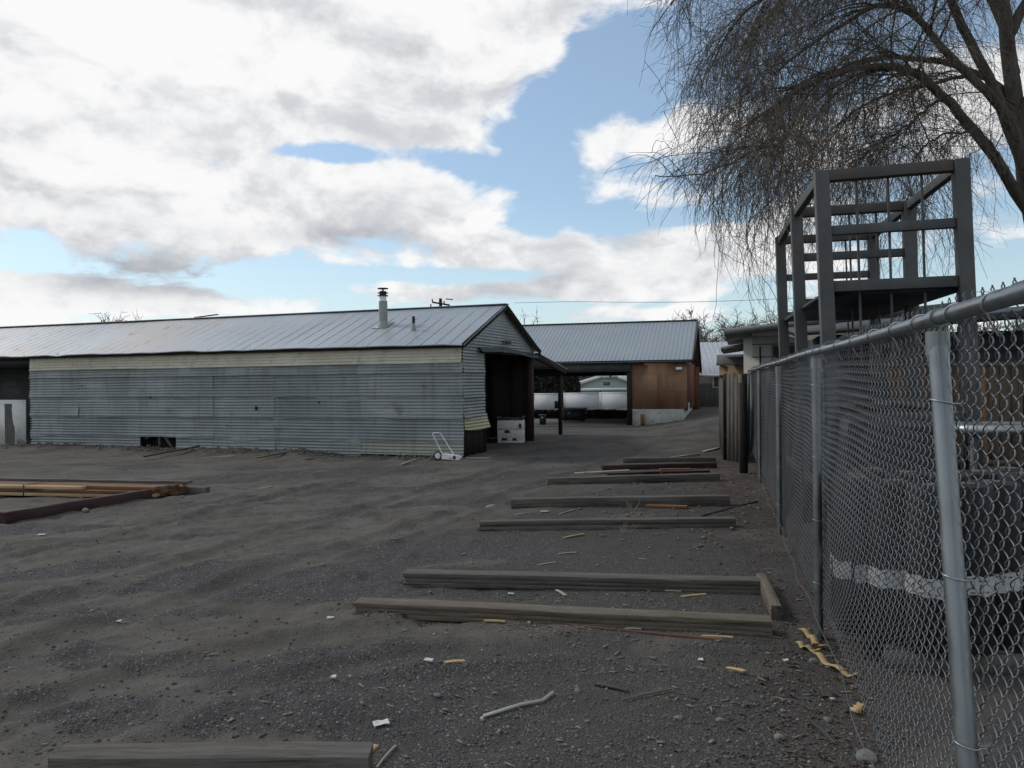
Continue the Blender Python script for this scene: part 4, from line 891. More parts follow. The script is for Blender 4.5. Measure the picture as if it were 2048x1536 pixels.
for i, (x_, Y) in enumerate(((3.80, 4.9), (2.68, 4.85))):
    t = thing('wooden_pallet', ['dark wooden pallet under the right hand black rolls', 'dark wooden pallet under the left hand black rolls'][i], 'pallet', (x_, Y, 0), R(-12+3*i), 'pallets under the black rolls')
    if i == 0:
        mb = MB()
        for k in range(6): mb.box((-.52+k*.18, -.42, .11), (-.40+k*.18, .42, .13))
        pd = mb.build('deck_boards', M['fencewood'], t); mb = MB()
        for k in (-.42, -.03, .36): mb.box((-.52, k, .0), (.52, k+.06, .108))
        pb = mb.build('bearers', M['fencewood'], t)
    else:
        for o in (pd, pb): c = o.copy(); c.parent = t; COL.objects.link(c)
# brown board fence far right
b0 = atY(1962, 900, 10.5); bfr = thing('brown_fence', 'tall brown board fence beyond the rack at the right picture edge', 'fence')
mb = MB(); boards(mb, (b0[0]-1.2, 10.9, 0), (b0[0]+5, 9.6, 0), 1.86, jag=.012, gap=.012); mb.build('boards', M['brownfence'], bfr)
mb = MB(); mb.beam((b0[0]-1.2, 10.8, 1.80), (b0[0]+5, 9.5, 1.80), .05, .06); mb.beam((b0[0]-1.2, 10.84, .5), (b0[0]+5, 9.54, .5), .05, .09); mb.build('rails', M['greywood'], bfr)
# table with odds and ends behind the mesh
tp = atY(2010, 850, 6.2); tb = thing('work_table', 'grey steel work table seen through the mesh at the right edge', 'table', (tp[0]+.6, 6.2, 0), R(-12))
mb = MB(); mb.box((-.95,-.4,tp[2]-.06),(1.2,.4,tp[2])); mb.build('table_top', M['galv'], tb); 
for x in (-.88, 1.1):
    for y in (-.34, .34): mb = MB(); mb.box((x-.02,y-.02,0),(x+.02,y+.02,tp[2]-.062)); mb.build('leg', M['steelgrey'], tb)
mb = MB(); mb.box((-.9,-.36,.45),(1.1,.36,.48)); mb.build('lower_shelf', M['darkwood'], tb)
q = tb.matrix_basis
p = atY(1985, 900, 6.1)
mb = MB(); mb.box((-.12,-.1,0),(.12,.1,.42)); mb.box((-.125,-.02,.42),(.125,.02,.425)); o = mb.build('plywood_offcut', M['orangewood'], None, M=Matrix.Translation((tp[0]+.15, 6.25, .481)) @ Matrix.Rotation(.2, 4, 'Z'), bevel=.004); tag(o, 'orange plywood box on the lower shelf of the work table', 'box')
mb = MB(); mb.box((-.03,-.012,0),(.03,.012,1.75)); o = mb.build('upright_board', M['orangewood'], None, M=Matrix.Translation((atY(1966,800,10.3)[0], 10.25, 0)) @ Matrix.Rotation(R(-1.5), 4, 'Y')); tag(o, 'narrow orange board standing upright against the brown fence', 'board')

# ================================================================== TIMBERS ON THE GROUND
def board_mesh(L, w, z0, z1, seed=0, x0=0.0, rag=.003, y0=0.0, ends=True):
    """long board, local x along its length, y away from the viewer, worn edges"""
    n = max(4, int(L/.12)); xs = np.linspace(0, L, n); mb = MB(); ring = []
    b = .0025
    sec = [(y0+b, z0), (y0+w-b, z0), (y0+w, z0+b), (y0+w, z1-b), (y0+w-b, z1), (y0+b, z1), (y0, z1-b), (y0, z0+b)]
    G = np.zeros((n, 9, 3))
    for j in range(9):
        y, z = sec[j % 8]; s = seed*3.1+(j % 8)*1.7
        G[:, j, 0] = x0+xs; G[:, j, 1] = y+(vn(xs*3+s, xs*0+s)-.5)*2*rag+(fbm(xs*.7+seed*.01, xs*0, 2)-.5)*.03
        G[:, j, 2] = z+(vn(xs*4+s, xs*0+s*2)-.5)*rag*1.3+(fbm(xs*.6+seed*.02, xs*0+3, 2)-.5)*.008
    G[0, :, 0] += .01*(vn(np.arange(9)*2.3+seed, np.arange(9)*0.)-.5); mb.grid(G)
    for e, fl in ((0, 0), (n-1, 1)):
        r = G[e, :8]; c = r.mean(0); F = [(i, (i+1) % 8, 8, 8) if not fl else ((i+1) % 8, i, 8, 8) for i in range(8)]; mb.add(np.vstack([r, c]), F)
    return mb
def timber(name, lab, px0, py0, px1, py1, w, heights, m, cat='timber', group=None, shift=0.0, tilt=0, zb=-.012):
    a = gp(px0, py0); b_ = gp(px1, py1)
    za, zb_ = HG(a[0], a[1]), HG(b_[0], b_[1]); L = float(np.linalg.norm((b_-a)[:2])); rz = math.atan2(b_[1]-a[1], b_[0]-a[0])
    z = (za+zb_)/2
    if len(heights) == 1:
        o = board_mesh(L, w, zb, heights[0], seed=px0 % 17).build(name, M[m], None, smooth=False); tag(o, lab, cat, group); o.location = (a[0], a[1], z); o.rotation_euler = (0, math.atan2(za-zb_, L)*.8, rz); return o
    t = thing(name, lab, cat, (a[0], a[1], z), rz, group); t.rotation_euler = (0, math.atan2(za-zb_, L)*.8, rz)
    z0 = zb
    for k, h_ in enumerate(heights):
        mm = m if isinstance(m, str) else m[k]
        board_mesh(L-.02*k*(k % 2)-shift*k*.3, w-.01*(k % 2), z0, z0+h_-.0018, rag=.0018, seed=(px0+k*.37) % 23, x0=.02*(k % 2)+shift*k*.2, y0=.006*(k % 2)).build('board', M[mm], t)
        z0 += h_
    return t
GRP = 'timbers laid across the gravel as parking stops'
timber('ground_timber', 'cracked tan three-board timber, second nearest across the gravel', 706, 1230, 1545, 1272, .15, (.035,.035,.037), 'tantimber', group=GRP)
timber('ground_timber', 'straight grey three-board timber meeting a short brown cross piece', 806, 1168, 1524, 1188, .15, (.036,.037,.038), 'greywood', group=GRP)
timber('ground_timber', 'grey timber behind the open gravel patch, with dry grass at its middle', 955, 1062, 1472, 1055, .14, (.055,.055), 'greywood', group=GRP)
timber('ground_timber', 'grey timber with split orange lumber lying along its right front', 1022, 1016, 1460, 1012, .14, (.12,), 'greywood', group=GRP)
timber('ground_timber', 'grey timber fading into red wood dust at its right end', 1094, 970, 1440, 962, .14, (.11,), 'greywood', group=GRP)
timber('ground_timber', 'short dark red timber beside the dusty board pile', 1205, 942, 1434, 936, .14, (.10,), 'maroonwood', group=GRP)
timber('ground_timber', 'farthest thin grey timber, closest to the board fence', 1246, 926, 1432, 924, .12, (.09,), 'greywood', group=GRP)
a = gp(1538, 1182, 0)
timber('ground_timber', 'large dark worn timber at the bottom picture edge', 98, 1577, 736, 1560, .15, (.135,), 'greywood', group=GRP)
# short cross piece
a = gp(1562, 1240); b_ = gp(1530, 1172); L = float(np.linalg.norm(b_-a)); o = board_mesh(L, .07, 0, .115, seed=5).build('cross_piece', M['tantimber']); o.location = (a[0], a[1], HG(a[0], a[1])-.01); o.rotation_euler = (0, 0, math.atan2(b_[1]-a[1], b_[0]-a[0])); tag(o, 'short brown cross piece at the right end of the grey timber', 'timber')
# loose boards
def stick(name, lab, px0, py0, px1, py1, w, h_, m, cat='board', group=None, lift=0.0, bend=0.0):
    a = gp(px0, py0); b_ = gp(px1, py1); L = float(np.linalg.norm((b_-a)[:2])); za, zb_ = HG(*a[:2]), HG(*b_[:2])
    mb = board_mesh(L, w, 0, h_, seed=(px0*3+py0) % 31, rag=min(.004, w*.1))
    if bend:
        for V in mb.V: V[:, 2] += bend*np.sin(V[:, 0]/L*math.pi); V[:, 1] += bend*1.5*np.sin(V[:, 0]/L*math.pi)
    o = mb.build(name, M[m]); o.location = (a[0], a[1], (za+zb_)/2+lift); o.rotation_euler = (0, math.atan2(za-zb_, L), math.atan2(b_[1]-a[1], b_[0]-a[0])); return tag(o, lab, cat, group)
stick('long_board', 'long thin brown board along the front of the cracked timber', 1142, 1258, 1443, 1283, .03, .02, 'brownwood')
stick('long_board', 'thin red-brown board right of the dusty orange lumber', 1150, 948, 1260, 946, .09, .03, 'palechip')
stick('long_board', 'split orange lumber lying before the grey timber', 1290, 1016, 1374, 1019, .10, .035, 'orangewood', lift=.0)
stick('long_board', 'orange-brown board in the red dust pile', 1320, 944, 1384, 943, .10, .05, 'orangewood')
stick('long_board', 'wide maroon board lying flat in the red dust', 1215, 950, 1420, 946, .16, .03, 'redwood')
stick('long_board', 'dark thin pole slanting up to the chain link mesh', 1405, 1034, 1515, 1003, .03, .025, 'darkwood')
stick('small_stick', 'short dark stick beyond the right end of the cracked timber', 1505, 1270, 1566, 1277, .016, .014, 'greywood')
C1 = 'wood chips and laths scattered on the gravel'
chips = [(968,1248,1010,1254,.022,'chipwood','yellow lath touching the middle front of the cracked timber'),(1363,1196,1412,1189,.024,'chipwood','yellow lath between the two near timbers'),
 (1404,1276,1466,1276,.026,'chipwood','orange-yellow lath before the right end of the cracked timber'),(1128,1076,1168,1070,.022,'chipwood','yellow chip in front of the grey timber with dry grass'),
 (1117,1108,1152,1103,.016,'palechip','pale chip in the middle of the open gravel patch'),(1075,1130,1112,1123,.014,'palechip','pale thin chip behind the three-board grey timber'),
 (890,1340,930,1333,.028,'chipwood','orange chip beside the crumpled white scrap'),(1190,1365,1255,1380,.024,'greywood','grey stick near the bent plastic pipe'),
 (1247,1399,1342,1383,.012,'tantimber','thin brown stick pointing at the yellow wedge'),(792,1425,862,1430,.026,'tantimber','flat tan stick above the large near timber'),
 (740,1500,756,1482,.035,'chipwood','yellow splinter at the end of the large near timber'),(752,1530,790,1488,.010,'palechip','thin straw stick leaning past the yellow splinter'),
 (1448,1345,1487,1358,.045,'chipwood','yellow wedge of wood alone on the right gravel'),(1620,1444,1668,1490,.022,'greywood','grey stick close under the mesh at the lower right'),
 (1058,1254,1060,1246,.02,'palechip','tiny pale chip at the cracked timber'),(1330,1184,1362,1185,.016,'palechip','pale sliver against the grey three-board timber'),
 (1031,1032,1058,1028,.018,'palechip','pale chip left of the small yellow block'),(1119,1030,1148,1021,.018,'palechip','pale chip right of the small yellow block'),
 (888,1293,925,1296,.04,'greywood','curled grey bark piece amid the near gravel'),(1112,1180,1130,1192,.03,'palechip','short pale board stub before the grey timber'),
 (1250,1262,1282,1262,.014,'palechip','pale sliver on the long brown board'),(1388,1096,1408,1092,.015,'palechip','small pale chip right of the open gravel patch'),
 (520,978,545,974,.03,'palechip','pale stick lying on the dirt right of the lumber stack'),(60,1006,92,1000,.04,'palechip','pale broken stick left of the lumber stack corner'),
 (975,1016,990,1010,.04,'palechip','pale chip left of the timber with orange lumber')]
for (a0,a1,b0,b1,w_,m_,lab) in chips: stick('wood_chip', lab, a0,a1,b0,b1,w_,.010,m_,'wood chip',C1, lift=.004, bend=.002)
# bent lath strips by the second post
strips = [([(1603,1263),(1622,1275),(1632,1290),(1650,1300)],'pale lath strip curling round the foot of the second post'),([(1597,1290),(1612,1300),(1640,1308)],'yellow lath strip lying in front of the second post'),([(1632,1312),(1652,1330),(1690,1352),(1715,1358)],'long yellow bent lath running under the mesh'),([(1708,1430),(1722,1420)],'orange wood chip close under the lower mesh'),([(1625,1276),(1632,1296)],'short yellow lath crossing the curled strip')]
for pts_, lab in strips:
    P = np.array([gp(*q) for q in pts_]); 
    t = np.linspace(0, 1, 14); tt = np.linspace(0, 1, len(P)); C = np.stack([np.interp(t, tt, P[:, k]) for k in range(3)], -1); C[:, 2] = [HG(c[0], c[1])+.018+.012*math.sin(i*1.1) for i, c in enumerate(C)]
    Tn = np.gradient(C, axis=0); Nn = np.stack([-Tn[:, 1], Tn[:, 0], 0*Tn[:, 0]], -1); Nn /= np.linalg.norm(Nn, axis=1, keepdims=True); w_ = .02
    G = np.stack([C-Nn*w_, C+Nn*w_, C+Nn*w_+[0,0,.006], C-Nn*w_+[0,0,.006], C-Nn*w_], 1); G = G-C[0]; mb = MB(); mb.grid(G); mb.add(G[0, :4], [(0,1,2,3)]); mb.add(G[-1, :4], [(3,2,1,0)])
    o = mb.build('lath_strip', M['chipwood']); o.location = tuple(C[0]); tag(o, lab, 'lath')
# bent pipe
P = [gp(1106,1386), gp(1085,1400), gp(1040,1410), gp(968,1432), gp(963,1435), gp(966,1438)]; o = MB().tube([p+np.array([0,0,HG(*p[:2])+.012]) for p in P], .0085, 10).build('bent_pipe', M['pipe'], smooth=True); tag(o, 'thin pale plastic pipe with a hooked end on the near gravel', 'pipe')
# scraps
def scrap(lab, px, py, w_, h_, m='litter', rot=0.0, th=.004):
    p = gp(px, py); mb = MB(); n = 4; U, T = np.meshgrid(np.linspace(-w_/2, w_/2, n), np.linspace(-h_/2, h_/2, n), indexing='ij'); Z = .004+np.abs(vn(U*60+px, T*60+py))*.010
    mb.grid(np.stack([U, T, Z+th], -1)); mb.grid(np.stack([U, T, Z], -1), flip=True); o = mb.build('paper_scrap', M[m]); o.location = (p[0], p[1], HG(p[0], p[1])+.004); o.rotation_euler = (R(6), 0, rot); return tag(o, lab, 'litter', 'small litter on the ground')
for (px, py, w_, h_, r_, lab) in ((661,1239,.045,.03,.2,'square white card left of the cracked timber'),(1022,1187,.045,.028,0,'white card between the two near timbers'),(762,1447,.075,.045,.4,'crumpled white scrap above the large near timber'),(858,1342,.05,.03,-.5,'white scrap at the tip of the orange chip'),(667,1375,.03,.025,0,'white bottle cap on the near gravel'),(1089,1027,.10,.06,.1,'pale yellow block before the timbers'),(238,1239,.035,.03,0,'white scrap on the bare dirt at left'),(1401,1315,.03,.025,0,'small white flake near the long brown board'),(1665,1401,.03,.02,.3,'white flake beside the bottom wire'),(1570,1330,.035,.02,.2,'white shell-like flake right of the yellow wedge'),(1140,958,.09,.05,0,'white scrap on top of the dusty grey timber'),(83,1071,.07,.04,0,'oval white scrap on the dark gravel at left')):
    scrap(lab, px, py, w_, h_, 'litter' if px != 1089 else 'chipwood', r_)
# larger stones
ico = None
def rock(seed, n=2):
    import bmesh
    bm = bmesh.new(); bmesh.ops.create_icosphere(bm, subdivisions=n, radius=1); V = np.array([v.co for v in bm.verts]); F = np.array([[v.index for v in f.verts] for f in bm.faces]); bm.free()
    r_ = np.random.default_rng(seed); 
    for _ in range(5):
        d = r_.normal(size=3); d /= np.linalg.norm(d); c = .55+.3*r_.random(); h_ = V@d; V = V-np.outer(np.clip(h_-c, 0, None), d)*.9
    V = V*np.array([1, .6+.4*r_.random(), .4+.35*r_.random()]); return V, F
for i, (px, py, s_, lab) in enumerate(((1628,1326,.032,'round grey stone touching the bent yellow lath'),(1733,1522,.05,'biggest round stone at the foot of the near mesh'),(1655,1440,.025,'small pale stone beside the grey stick'),(1567,1420+0,.02,'small oval stone below the yellow wedge'),(170,1024,.07,'pale stone in front of the slanting beam'),(874,1393,.024,'flat stone left of the bent pipe'),(1155,1380,.028,'grey stone between stick and pipe'),(1440,1440,.022,'rounded stone right of the thin brown stick'),(1357,1437,.026,'pale stone below the thin brown stick'),(1560,1478,.03,'flat stone near the lower right stick'),(1670,1104,.03,'stone by the third post'))):
    V, F = rock(i+3); p = gp(px, py); mb = MB(); mb.add(V*s_, F); o = mb.build('stone', M['stone'], smooth=True); o.location = (p[0], p[1], HG(p[0], p[1])+s_*.2); o.rotation_euler = (0, 0, i*1.3); tag(o, lab, 'stone', 'larger stones on the gravel')

# lumber stack at the left
ga = gp(-120, 990); gb_ = gp(290, 1000)
rz = math.atan2(gb_[1]-ga[1], gb_[0]-ga[0]); L = float(np.linalg.norm(gb_-ga))
ls = thing('lumber_stack', 'banded stack of brown and fresh yellow boards lying on the dirt at left', 'lumber', (ga[0], ga[1], HG(-4.5, 11)), rz)
z = .03; sx = 0
for lay in range(3):
    for k in range(5):
        y = k*.125; m_ = ['brownwood','freshwood','brownwood','orangewood','tantimber'][(k+lay) % 5]
        ll = L*(.70 if (k == 0 and lay == 2) else 1)-.05*random.random()+[.0,.08,.15,.22,.28][k]
        if k == 0: m_ = ['freshwood','brownwood','freshwood'][lay]
        board_mesh(ll, .115, z, z+.046, seed=lay*7+k, y0=y+.01*random.random(), rag=.003).build('board', M[m_], ls)
    z += .050
board_mesh(L+.35, .11, z, z+.035, seed=44, y0=.5, rag=.003).build('board', M['greywood'], ls)
board_mesh(L+.55, .11, .0, .11, seed=45, y0=.64, rag=.003).build('board', M['greywood'], ls)
mb = MB(); xb = float((gp(68, 990)-ga)[0]); mb.box((xb, -.008, .0), (xb+.02, -.002, .19)); mb.box((xb,-.008,.19),(xb+.02,.5,.195)); mb.build('steel_band', M['darkmetal'], ls)
mb = MB()
for k in (.3, .55, .85): mb.box((L*k, 0, -.02), (L*k+.09, .6, .03))
mb.build('bearers', M['darkwood'], ls)
a = gp(-60, 1062); b_ = gp(22, 1046); 
timber('slanting_beam', 'long maroon beam slanting from the left edge under the lumber stack', 10, 1048, 357, 988, .09, (.14,), 'maroonwood', cat='beam')
timber('edge_beam', 'dark beam at the left picture edge meeting the slanting beam', -160, 1046, 12, 1047, .10, (.13,), 'maroonwood', cat='beam')
# planks along the barn foot
for i, (x0,y0,x1,y1,w_,m_,lab) in enumerate(((515,921,612,908,.05,'tantimber','tan plank on the dirt before the barn, left of centre'),(612,921,725,911,.05,'brownwood','brown plank on the dirt before the barn, right of the tan plank'),(290,920,400,906,.06,'maroonwood','maroon plank below the torn gap in the barn wall'),(400,918,470,914,.05,'palechip','pale plank right of the torn gap'),(803,932,833,922,.03,'palechip','pale stick left of the white spreader'),(932,919,982,918,.04,'palechip','thin pale plank at the barn corner post'),(930,906,965,897,.10,'tantimber','tan board under the barn corner skirting boards'),(150,903,240,897,.06,'brownwood','brown plank at the barn foot, left of the torn gap'),(680,916,760,912,.04,'greywood','grey plank right below the middle of the barn wall'),(1345,918,1400,912,.05,'palechip','pale splintered plank near the board fence'),(1410,905,1440,898,.08,'palechip','pale plank at the foot of the board fence'))):
    stick('old_plank', lab, x0,y0,x1,y1,w_,.03,m_,'plank','old planks lying about the yard', lift=.01)

# ------------------------------------------------------------------ ground cover (uncountable)
def scatter(name, lab, n, fn, V0, F0, m, rnd, sz, sq=(1,1,1), zoff=.2, seed=1):
    r_ = np.random.default_rng(seed); P = fn(n, r_); n = len(P); s = sz[0]+(sz[1]-sz[0])*r_.random(n)**3
    a = r_.random(n)*2*np.pi; ca, sa = np.cos(a), np.sin(a); allV = np.zeros((n, len(V0[0]), 3))
    kk = r_.integers(0, len(V0), n)
    for j in range(len(V0)):
        q = kk == j; v = V0[j][None]*s[q][:, None, None]*np.array(sq)
        allV[q, :, 0] = v[..., 0]*ca[q][:, None]-v[..., 1]*sa[q][:, None]; allV[q, :, 1] = v[..., 0]*sa[q][:, None]+v[..., 1]*ca[q][:, None]; allV[q, :, 2] = v[..., 2]
    allV += np.stack([P[:, 0], P[:, 1], H(P[:, 0], P[:, 1])+s*zoff], -1)[:, None, :]
    mb = MB(); F = (F0[None]+(np.arange(n)*len(V0[0]))[:, None, None]).reshape(-1, F0.shape[1]); mb.add(allV.reshape(-1, 3), F); o = mb.build(name, m); tag(o, lab, None, kind='stuff'); return o
rocks = [rock(50+i, 1) for i in range(6)]
def persp(n, r_, dens=None, ymin=2.4, ymax=16, xl=None):
    py = 900+(1540-900)*r_.random(n)**.8; px = -60+1900*r_.random(n); P = np.array([gp(a, b) for a, b in zip(px, py)])[:, :2]
    ok = (P[:, 0] < .26*P[:, 1]+.6156+.8)
    if dens is not None: ok &= r_.random(n) < dens(P[:, 0], P[:, 1])
    return P[ok]
def dgrav(x, y): return .10+.9*gravel(x, y)*np.clip(9/(y+2), .2, 1)
c3 = mat('gravel_stones', ((.055,.053,.052),(.12,.116,.108),(.16,.155,.145)), 30, .9)
scatter('gravel', 'loose gravel over the yard', 11000, lambda n, r_: persp(n, r_, dgrav), [r[0] for r in rocks], rocks[0][1], c3, 0, (.0022,.013), seed=3)
c4 = mat('pale_gravel', ((.16,.155,.145),(.28,.27,.25)), 20, .9)
scatter('gravel', 'scattered paler pebbles', 1500, lambda n, r_: persp(n, r_, dgrav), [r[0] for r in rocks], rocks[0][1], c4, 0, (.003,.013), seed=5)
chip = np.array([(-1,-.16,0),(1,-.12,0),(.9,.15,0),(-.95,.14,0),(-1,-.16,.12),(1,-.12,.1),(.9,.15,.14),(-.95,.14,.12)]); cF = np.array([(4,5,6,7),(0,1,5,4),(1,2,6,5),(2,3,7,6),(3,0,4,7)])
def nearstops(x, y): return np.clip(.12+.9*np.exp(-((x-2.0)/1.8)**2)*(y > 4), 0, 1)
scatter('debris', 'fine wood splinters among the gravel', 3800, lambda n, r_: persp(n, r_, nearstops), [chip, chip*np.array([.6,1.6,1])], cF, mat('splinters', ((.10,.085,.065),(.22,.19,.15)), 25, .9), 0, (.006,.035), seed=8)
leafV = np.array([(-1,0,.1),(0,-.45,.3),(1,0,.05),(0,.5,.45)]); lF = np.array([(0,1,2,3)])
def nearf(x, y):
    d_ = .26*y+.6156-x; return np.clip(np.exp(-((d_-.15)/.35)**2)+.9*reddust(x, y)*(y < 16), 0, 1)
scatter('leaves', 'brown dead leaves drifted along the fence and timbers', 16000, lambda n, r_: persp(n, r_, nearf), [leafV, leafV*np.array([.7,1.3,1.5])], lF, M['leaf'], 0, (.008,.026), seed=9, zoff=.1)
# leaf drifts in front of timbers
def drift(n, r_):
    out = []
    for (x0,y0,x1,y1,sp_) in ((1060,1195,1400,1192,.12),(960,1066,1120,1068,.10),(1240,975,1440,985,.5),(1180,1005,1300,1030,.2),(720,1236,900,1240,.1),(1000,1260,1140,1272,.1),(870,1340,960,1380,.3),(80,905,500,915,.3)):
        a, b_ = gp(x0,y0), gp(x1,y1); k = n//8; t = r_.random(k)[:, None]; out.append((a*(1-t)+b_*t)[:, :2]+r_.normal(size=(k, 2))*sp_*np.array([1.2,.6]))
    return np.vstack(out)
scatter('leaves', 'drifts of dead leaves and shavings before the timbers', 1400, drift, [leafV, chip[:4]*np.array([1,1.4,3])], lF, mat('shavings', ((.08,.06,.045),(.20,.165,.13)), 25, .9), 0, (.008,.024), seed=12, zoff=.15)
def clod(n, r_): 
    P = persp(n, r_, lambda x, y: (1-gravel(x, y))*(x < 1)*.5+.02); return P
def barnfoot(n, r_):
    t = .3+12.5*r_.random(n); d_ = .05+.9*r_.random(n)**2; return np.stack([-1.08-.939*t-.344*d_, 17.4+.344*t-.939*d_], -1)
scatter('rubble', 'broken wood, bark and rubble along the foot of the barn wall', 1500, barnfoot, [chip, chip*np.array([.6,1.6,2]), chip*np.array([.5,2.5,4])], cF, mat('rubble', ((.05,.035,.028),(.17,.145,.12),(.24,.22,.19)), 25, .9), 0, (.012,.085), seed=31)
scatter('debris', 'pale chips and flakes scattered over the far yard', 700, lambda n, r_: np.stack([-9+13*r_.random(n), 7+14*r_.random(n)], -1), [chip, chip*np.array([.5,2,1.5])], cF, mat('far_chips', ((.14,.125,.10),(.32,.30,.26)), 25, .9), 0, (.008,.045), seed=33)
scatter('splinters', 'orange and brown wood scraps strewn between the far timbers', 900, lambda n, r_: np.stack([1.0+3.0*r_.random(n), 8.0+8*r_.random(n)], -1)+r_.normal(size=(n, 2))*.3, [chip, chip*np.array([.6,1.8,1.5])], cF, mat('orange_scraps', ((.07,.042,.028),(.22,.14,.085),(.28,.24,.19)), 25, .9), 0, (.010,.060), seed=37)
scatter('dirt', 'small clods of dry dirt', 6500, clod, [r[0] for r in rocks], rocks[0][1], mat('clods', ((.05,.045,.038),(.085,.078,.068)), 12, .95), 0, (.004,.020), seed=15, zoff=.1)
# dry grass tufts at the timber
def tuft(lab, px, py, n, h_):
    p = gp(px, py); mb = MB(); k = np.arange(n); a = rng.random(n)*6.28; P = np.zeros((n, 4, 3)); r0 = rng.random(n)*.10; t = np.linspace(0, 1, 4)
    P[..., 0] = (r0*np.cos(a))[:, None]*(1+t)+0; P[..., 1] = (.3*r0*np.sin(a))[:, None]*(1+t); P[..., 2] = t[None]*(h_*(.5+rng.random(n)))[:, None]; mb.tubes(P, .0018, 3, caps=False); o = mb.build('grass_tuft', M['palechip']); o.location = (p[0], p[1], HG(p[0], p[1])); tag(o, lab, 'grass tuft')
tuft('dry grass tuft at the middle of the grey timber', 1245, 1066, 14, .08); tuft('thin dry grass before the timber with orange lumber', 1262, 1020, 8, .09)

# ================================================================== WILLOW
def grow(P0, D0, L, n, grav, wob, r_, up=0.0):
    """vectorised twig walk. P0, D0 (m,3), L (m,)"""
    m = len(P0); P = np.zeros((m, n, 3)); P[:, 0] = P0; d = D0/np.linalg.norm(D0, axis=1, keepdims=True); st = (L/(n-1))[:, None]
    for i in range(1, n):
        d = d+r_.normal(size=(m, 3))*wob; d[:, 2] -= grav; d = d/np.linalg.norm(d, axis=1, keepdims=True); P[:, i] = P[:, i-1]+d*st
    return P
def project(P):
    d = (P-np.array([0, 0, CAMH]))@RM; return 1024-FPX*d[..., 0]/d[..., 2], 768+FPX*d[..., 1]/d[..., 2]
def inside(P, r_, jit=55):              # the crown is clipped back on its open side, as the real one is
    px, py = project(P); lim = np.interp(py, [-400, 0, 90, 170, 280, 345, 360, 440, 520, 640], [1120, 1235, 1270, 1320, 1340, 1265, 1275, 1370, 1430, 1510]); return px > lim+r_.normal(size=px.shape)*jit
def sample(P, R_, cnt, r_, t0=.15):
    m, n, _ = P.shape; k = r_.integers(0, m, cnt); t = (t0+(1-t0)*r_.random(cnt))*(n-1); i = np.minimum(t.astype(int), n-2); f = (t-i)[:, None]
    Q = P[k, i]*(1-f)+P[k, i+1]*f; T = P[k, i+1]-P[k, i]; T /= np.linalg.norm(T, axis=1, keepdims=True)+1e-9; rr_ = R_[k, i]*(1-f[:, 0])+R_[k, i+1]*f[:, 0]; return Q, T, rr_
wr = np.random.default_rng(21)
wl = thing('willow_tree', 'big bare weeping willow arching over the rack from the right', 'tree', (9.6, 14.0, 0))
WB = np.array([9.6, 14.0, 0])
limbs = [   # pixel path, depth from..to, radius from..to
 ([(2120,800),(2100,560),(2062,420),(2035,250),(2015,80),(1995,-60),(1960,-260),(1900,-420)], 14, 14, .24, .10),
 ([(2062,430),(2007,345),(1974,290),(1926,235),(1886,192),(1845,152),(1805,138),(1744,133),(1690,140),(1640,158),(1590,180),(1562,215),(1548,262),(1538,310)], 14, 11.5, .13, .025),
 ([(2035,250),(1999,175),(1926,136),(1845,118),(1744,117),(1684,137),(1623,165),(1570,200),(1540,230)], 14, 15.5, .09, .02),
 ([(2060,400),(2030,260),(1980,190),(1946,160),(1886,97),(1845,48),(1813,20),(1757,12),(1704,40),(1644,73),(1590,112),(1545,150)], 14, 12.5, .12, .02),
 ([(2055,380),(2010,230),(1966,133),(1926,60),(1902,0),(1870,-90),(1810,-170),(1700,-220),(1580,-210),(1480,-150),(1400,-70),(1340,10)], 14, 12.8, .13, .02),
 ([(2030,150),(1990,10),(1920,-80),(1820,-120),(1700,-100),(1600,-55),(1520,0),(1460,60),(1425,130)], 14, 14.5, .10, .018),
 ([(1562,215),(1570,280),(1540,290),(1502,303),(1442,335),(1373,352),(1310,350)], 11.8, 11, .03, .008),
 ([(1886,192),(1840,230),(1800,262),(1740,300),(1700,340)], 13.2, 12.6, .035, .01),
 ([(2015,80),(2080,-40),(2180,-120),(2300,-60),(2380,80)], 14, 13, .12, .02),
 ([(1995,-60),(2060,-200),(2180,-260),(2280,-160)], 14, 15.5, .09, .02),
 ([(1845,48),(1780,-30),(1700,-60),(1620,-40),(1550,20),(1500,90)], 13, 12.2, .05, .012),
 ([(1999,175),(1950,150),(1880,165),(1800,180),(1740,205),(1690,240),(1650,290)], 14, 14.8, .05, .012),
 ([(2007,345),(1990,300),(1960,270),(1900,265),(1850,290),(1820,330)], 13.6, 12.8, .04, .01),
 ([(2035,250),(2060,180),(2110,140),(2170,160),(2220,240)], 14, 13, .07, .015)]
LP, LR = [], []
mb = MB()
for pts_, y0, y1, r0, r1 in limbs:
    n = 26; Y = np.linspace(y0, y1, len(pts_)); P = np.array([atY(a, b, y) for (a, b), y in zip(pts_, Y)])
    t = np.linspace(0, len(P)-1, n); i = np.minimum(t.astype(int), len(P)-2); f = (t-i)[:, None]
    # Catmull-Rom
    Pm = np.vstack([2*P[0]-P[1], P, 2*P[-1]-P[-2]]); a, b, c, dd = Pm[i], Pm[i+1], Pm[i+2], Pm[i+3]
    C = .5*((2*b)+(-a+c)*f+(2*a-5*b+4*c-dd)*f**2+(-a+3*b-3*c+dd)*f**3); C += wr.normal(size=C.shape)*.012
    rad = .78*np.linspace(r0**.8, r1**.8, n)**1.25; 
    if pts_[0][1] > 700: C[0, 2] = -.1; rad[:3] *= 1.25
    LP.append(C); LR.append(rad); mb.tubes(C-WB, rad, 10)
mb.build('trunk', M['bark'], wl, smooth=True)
LP = np.array(LP); LR = np.array(LR)
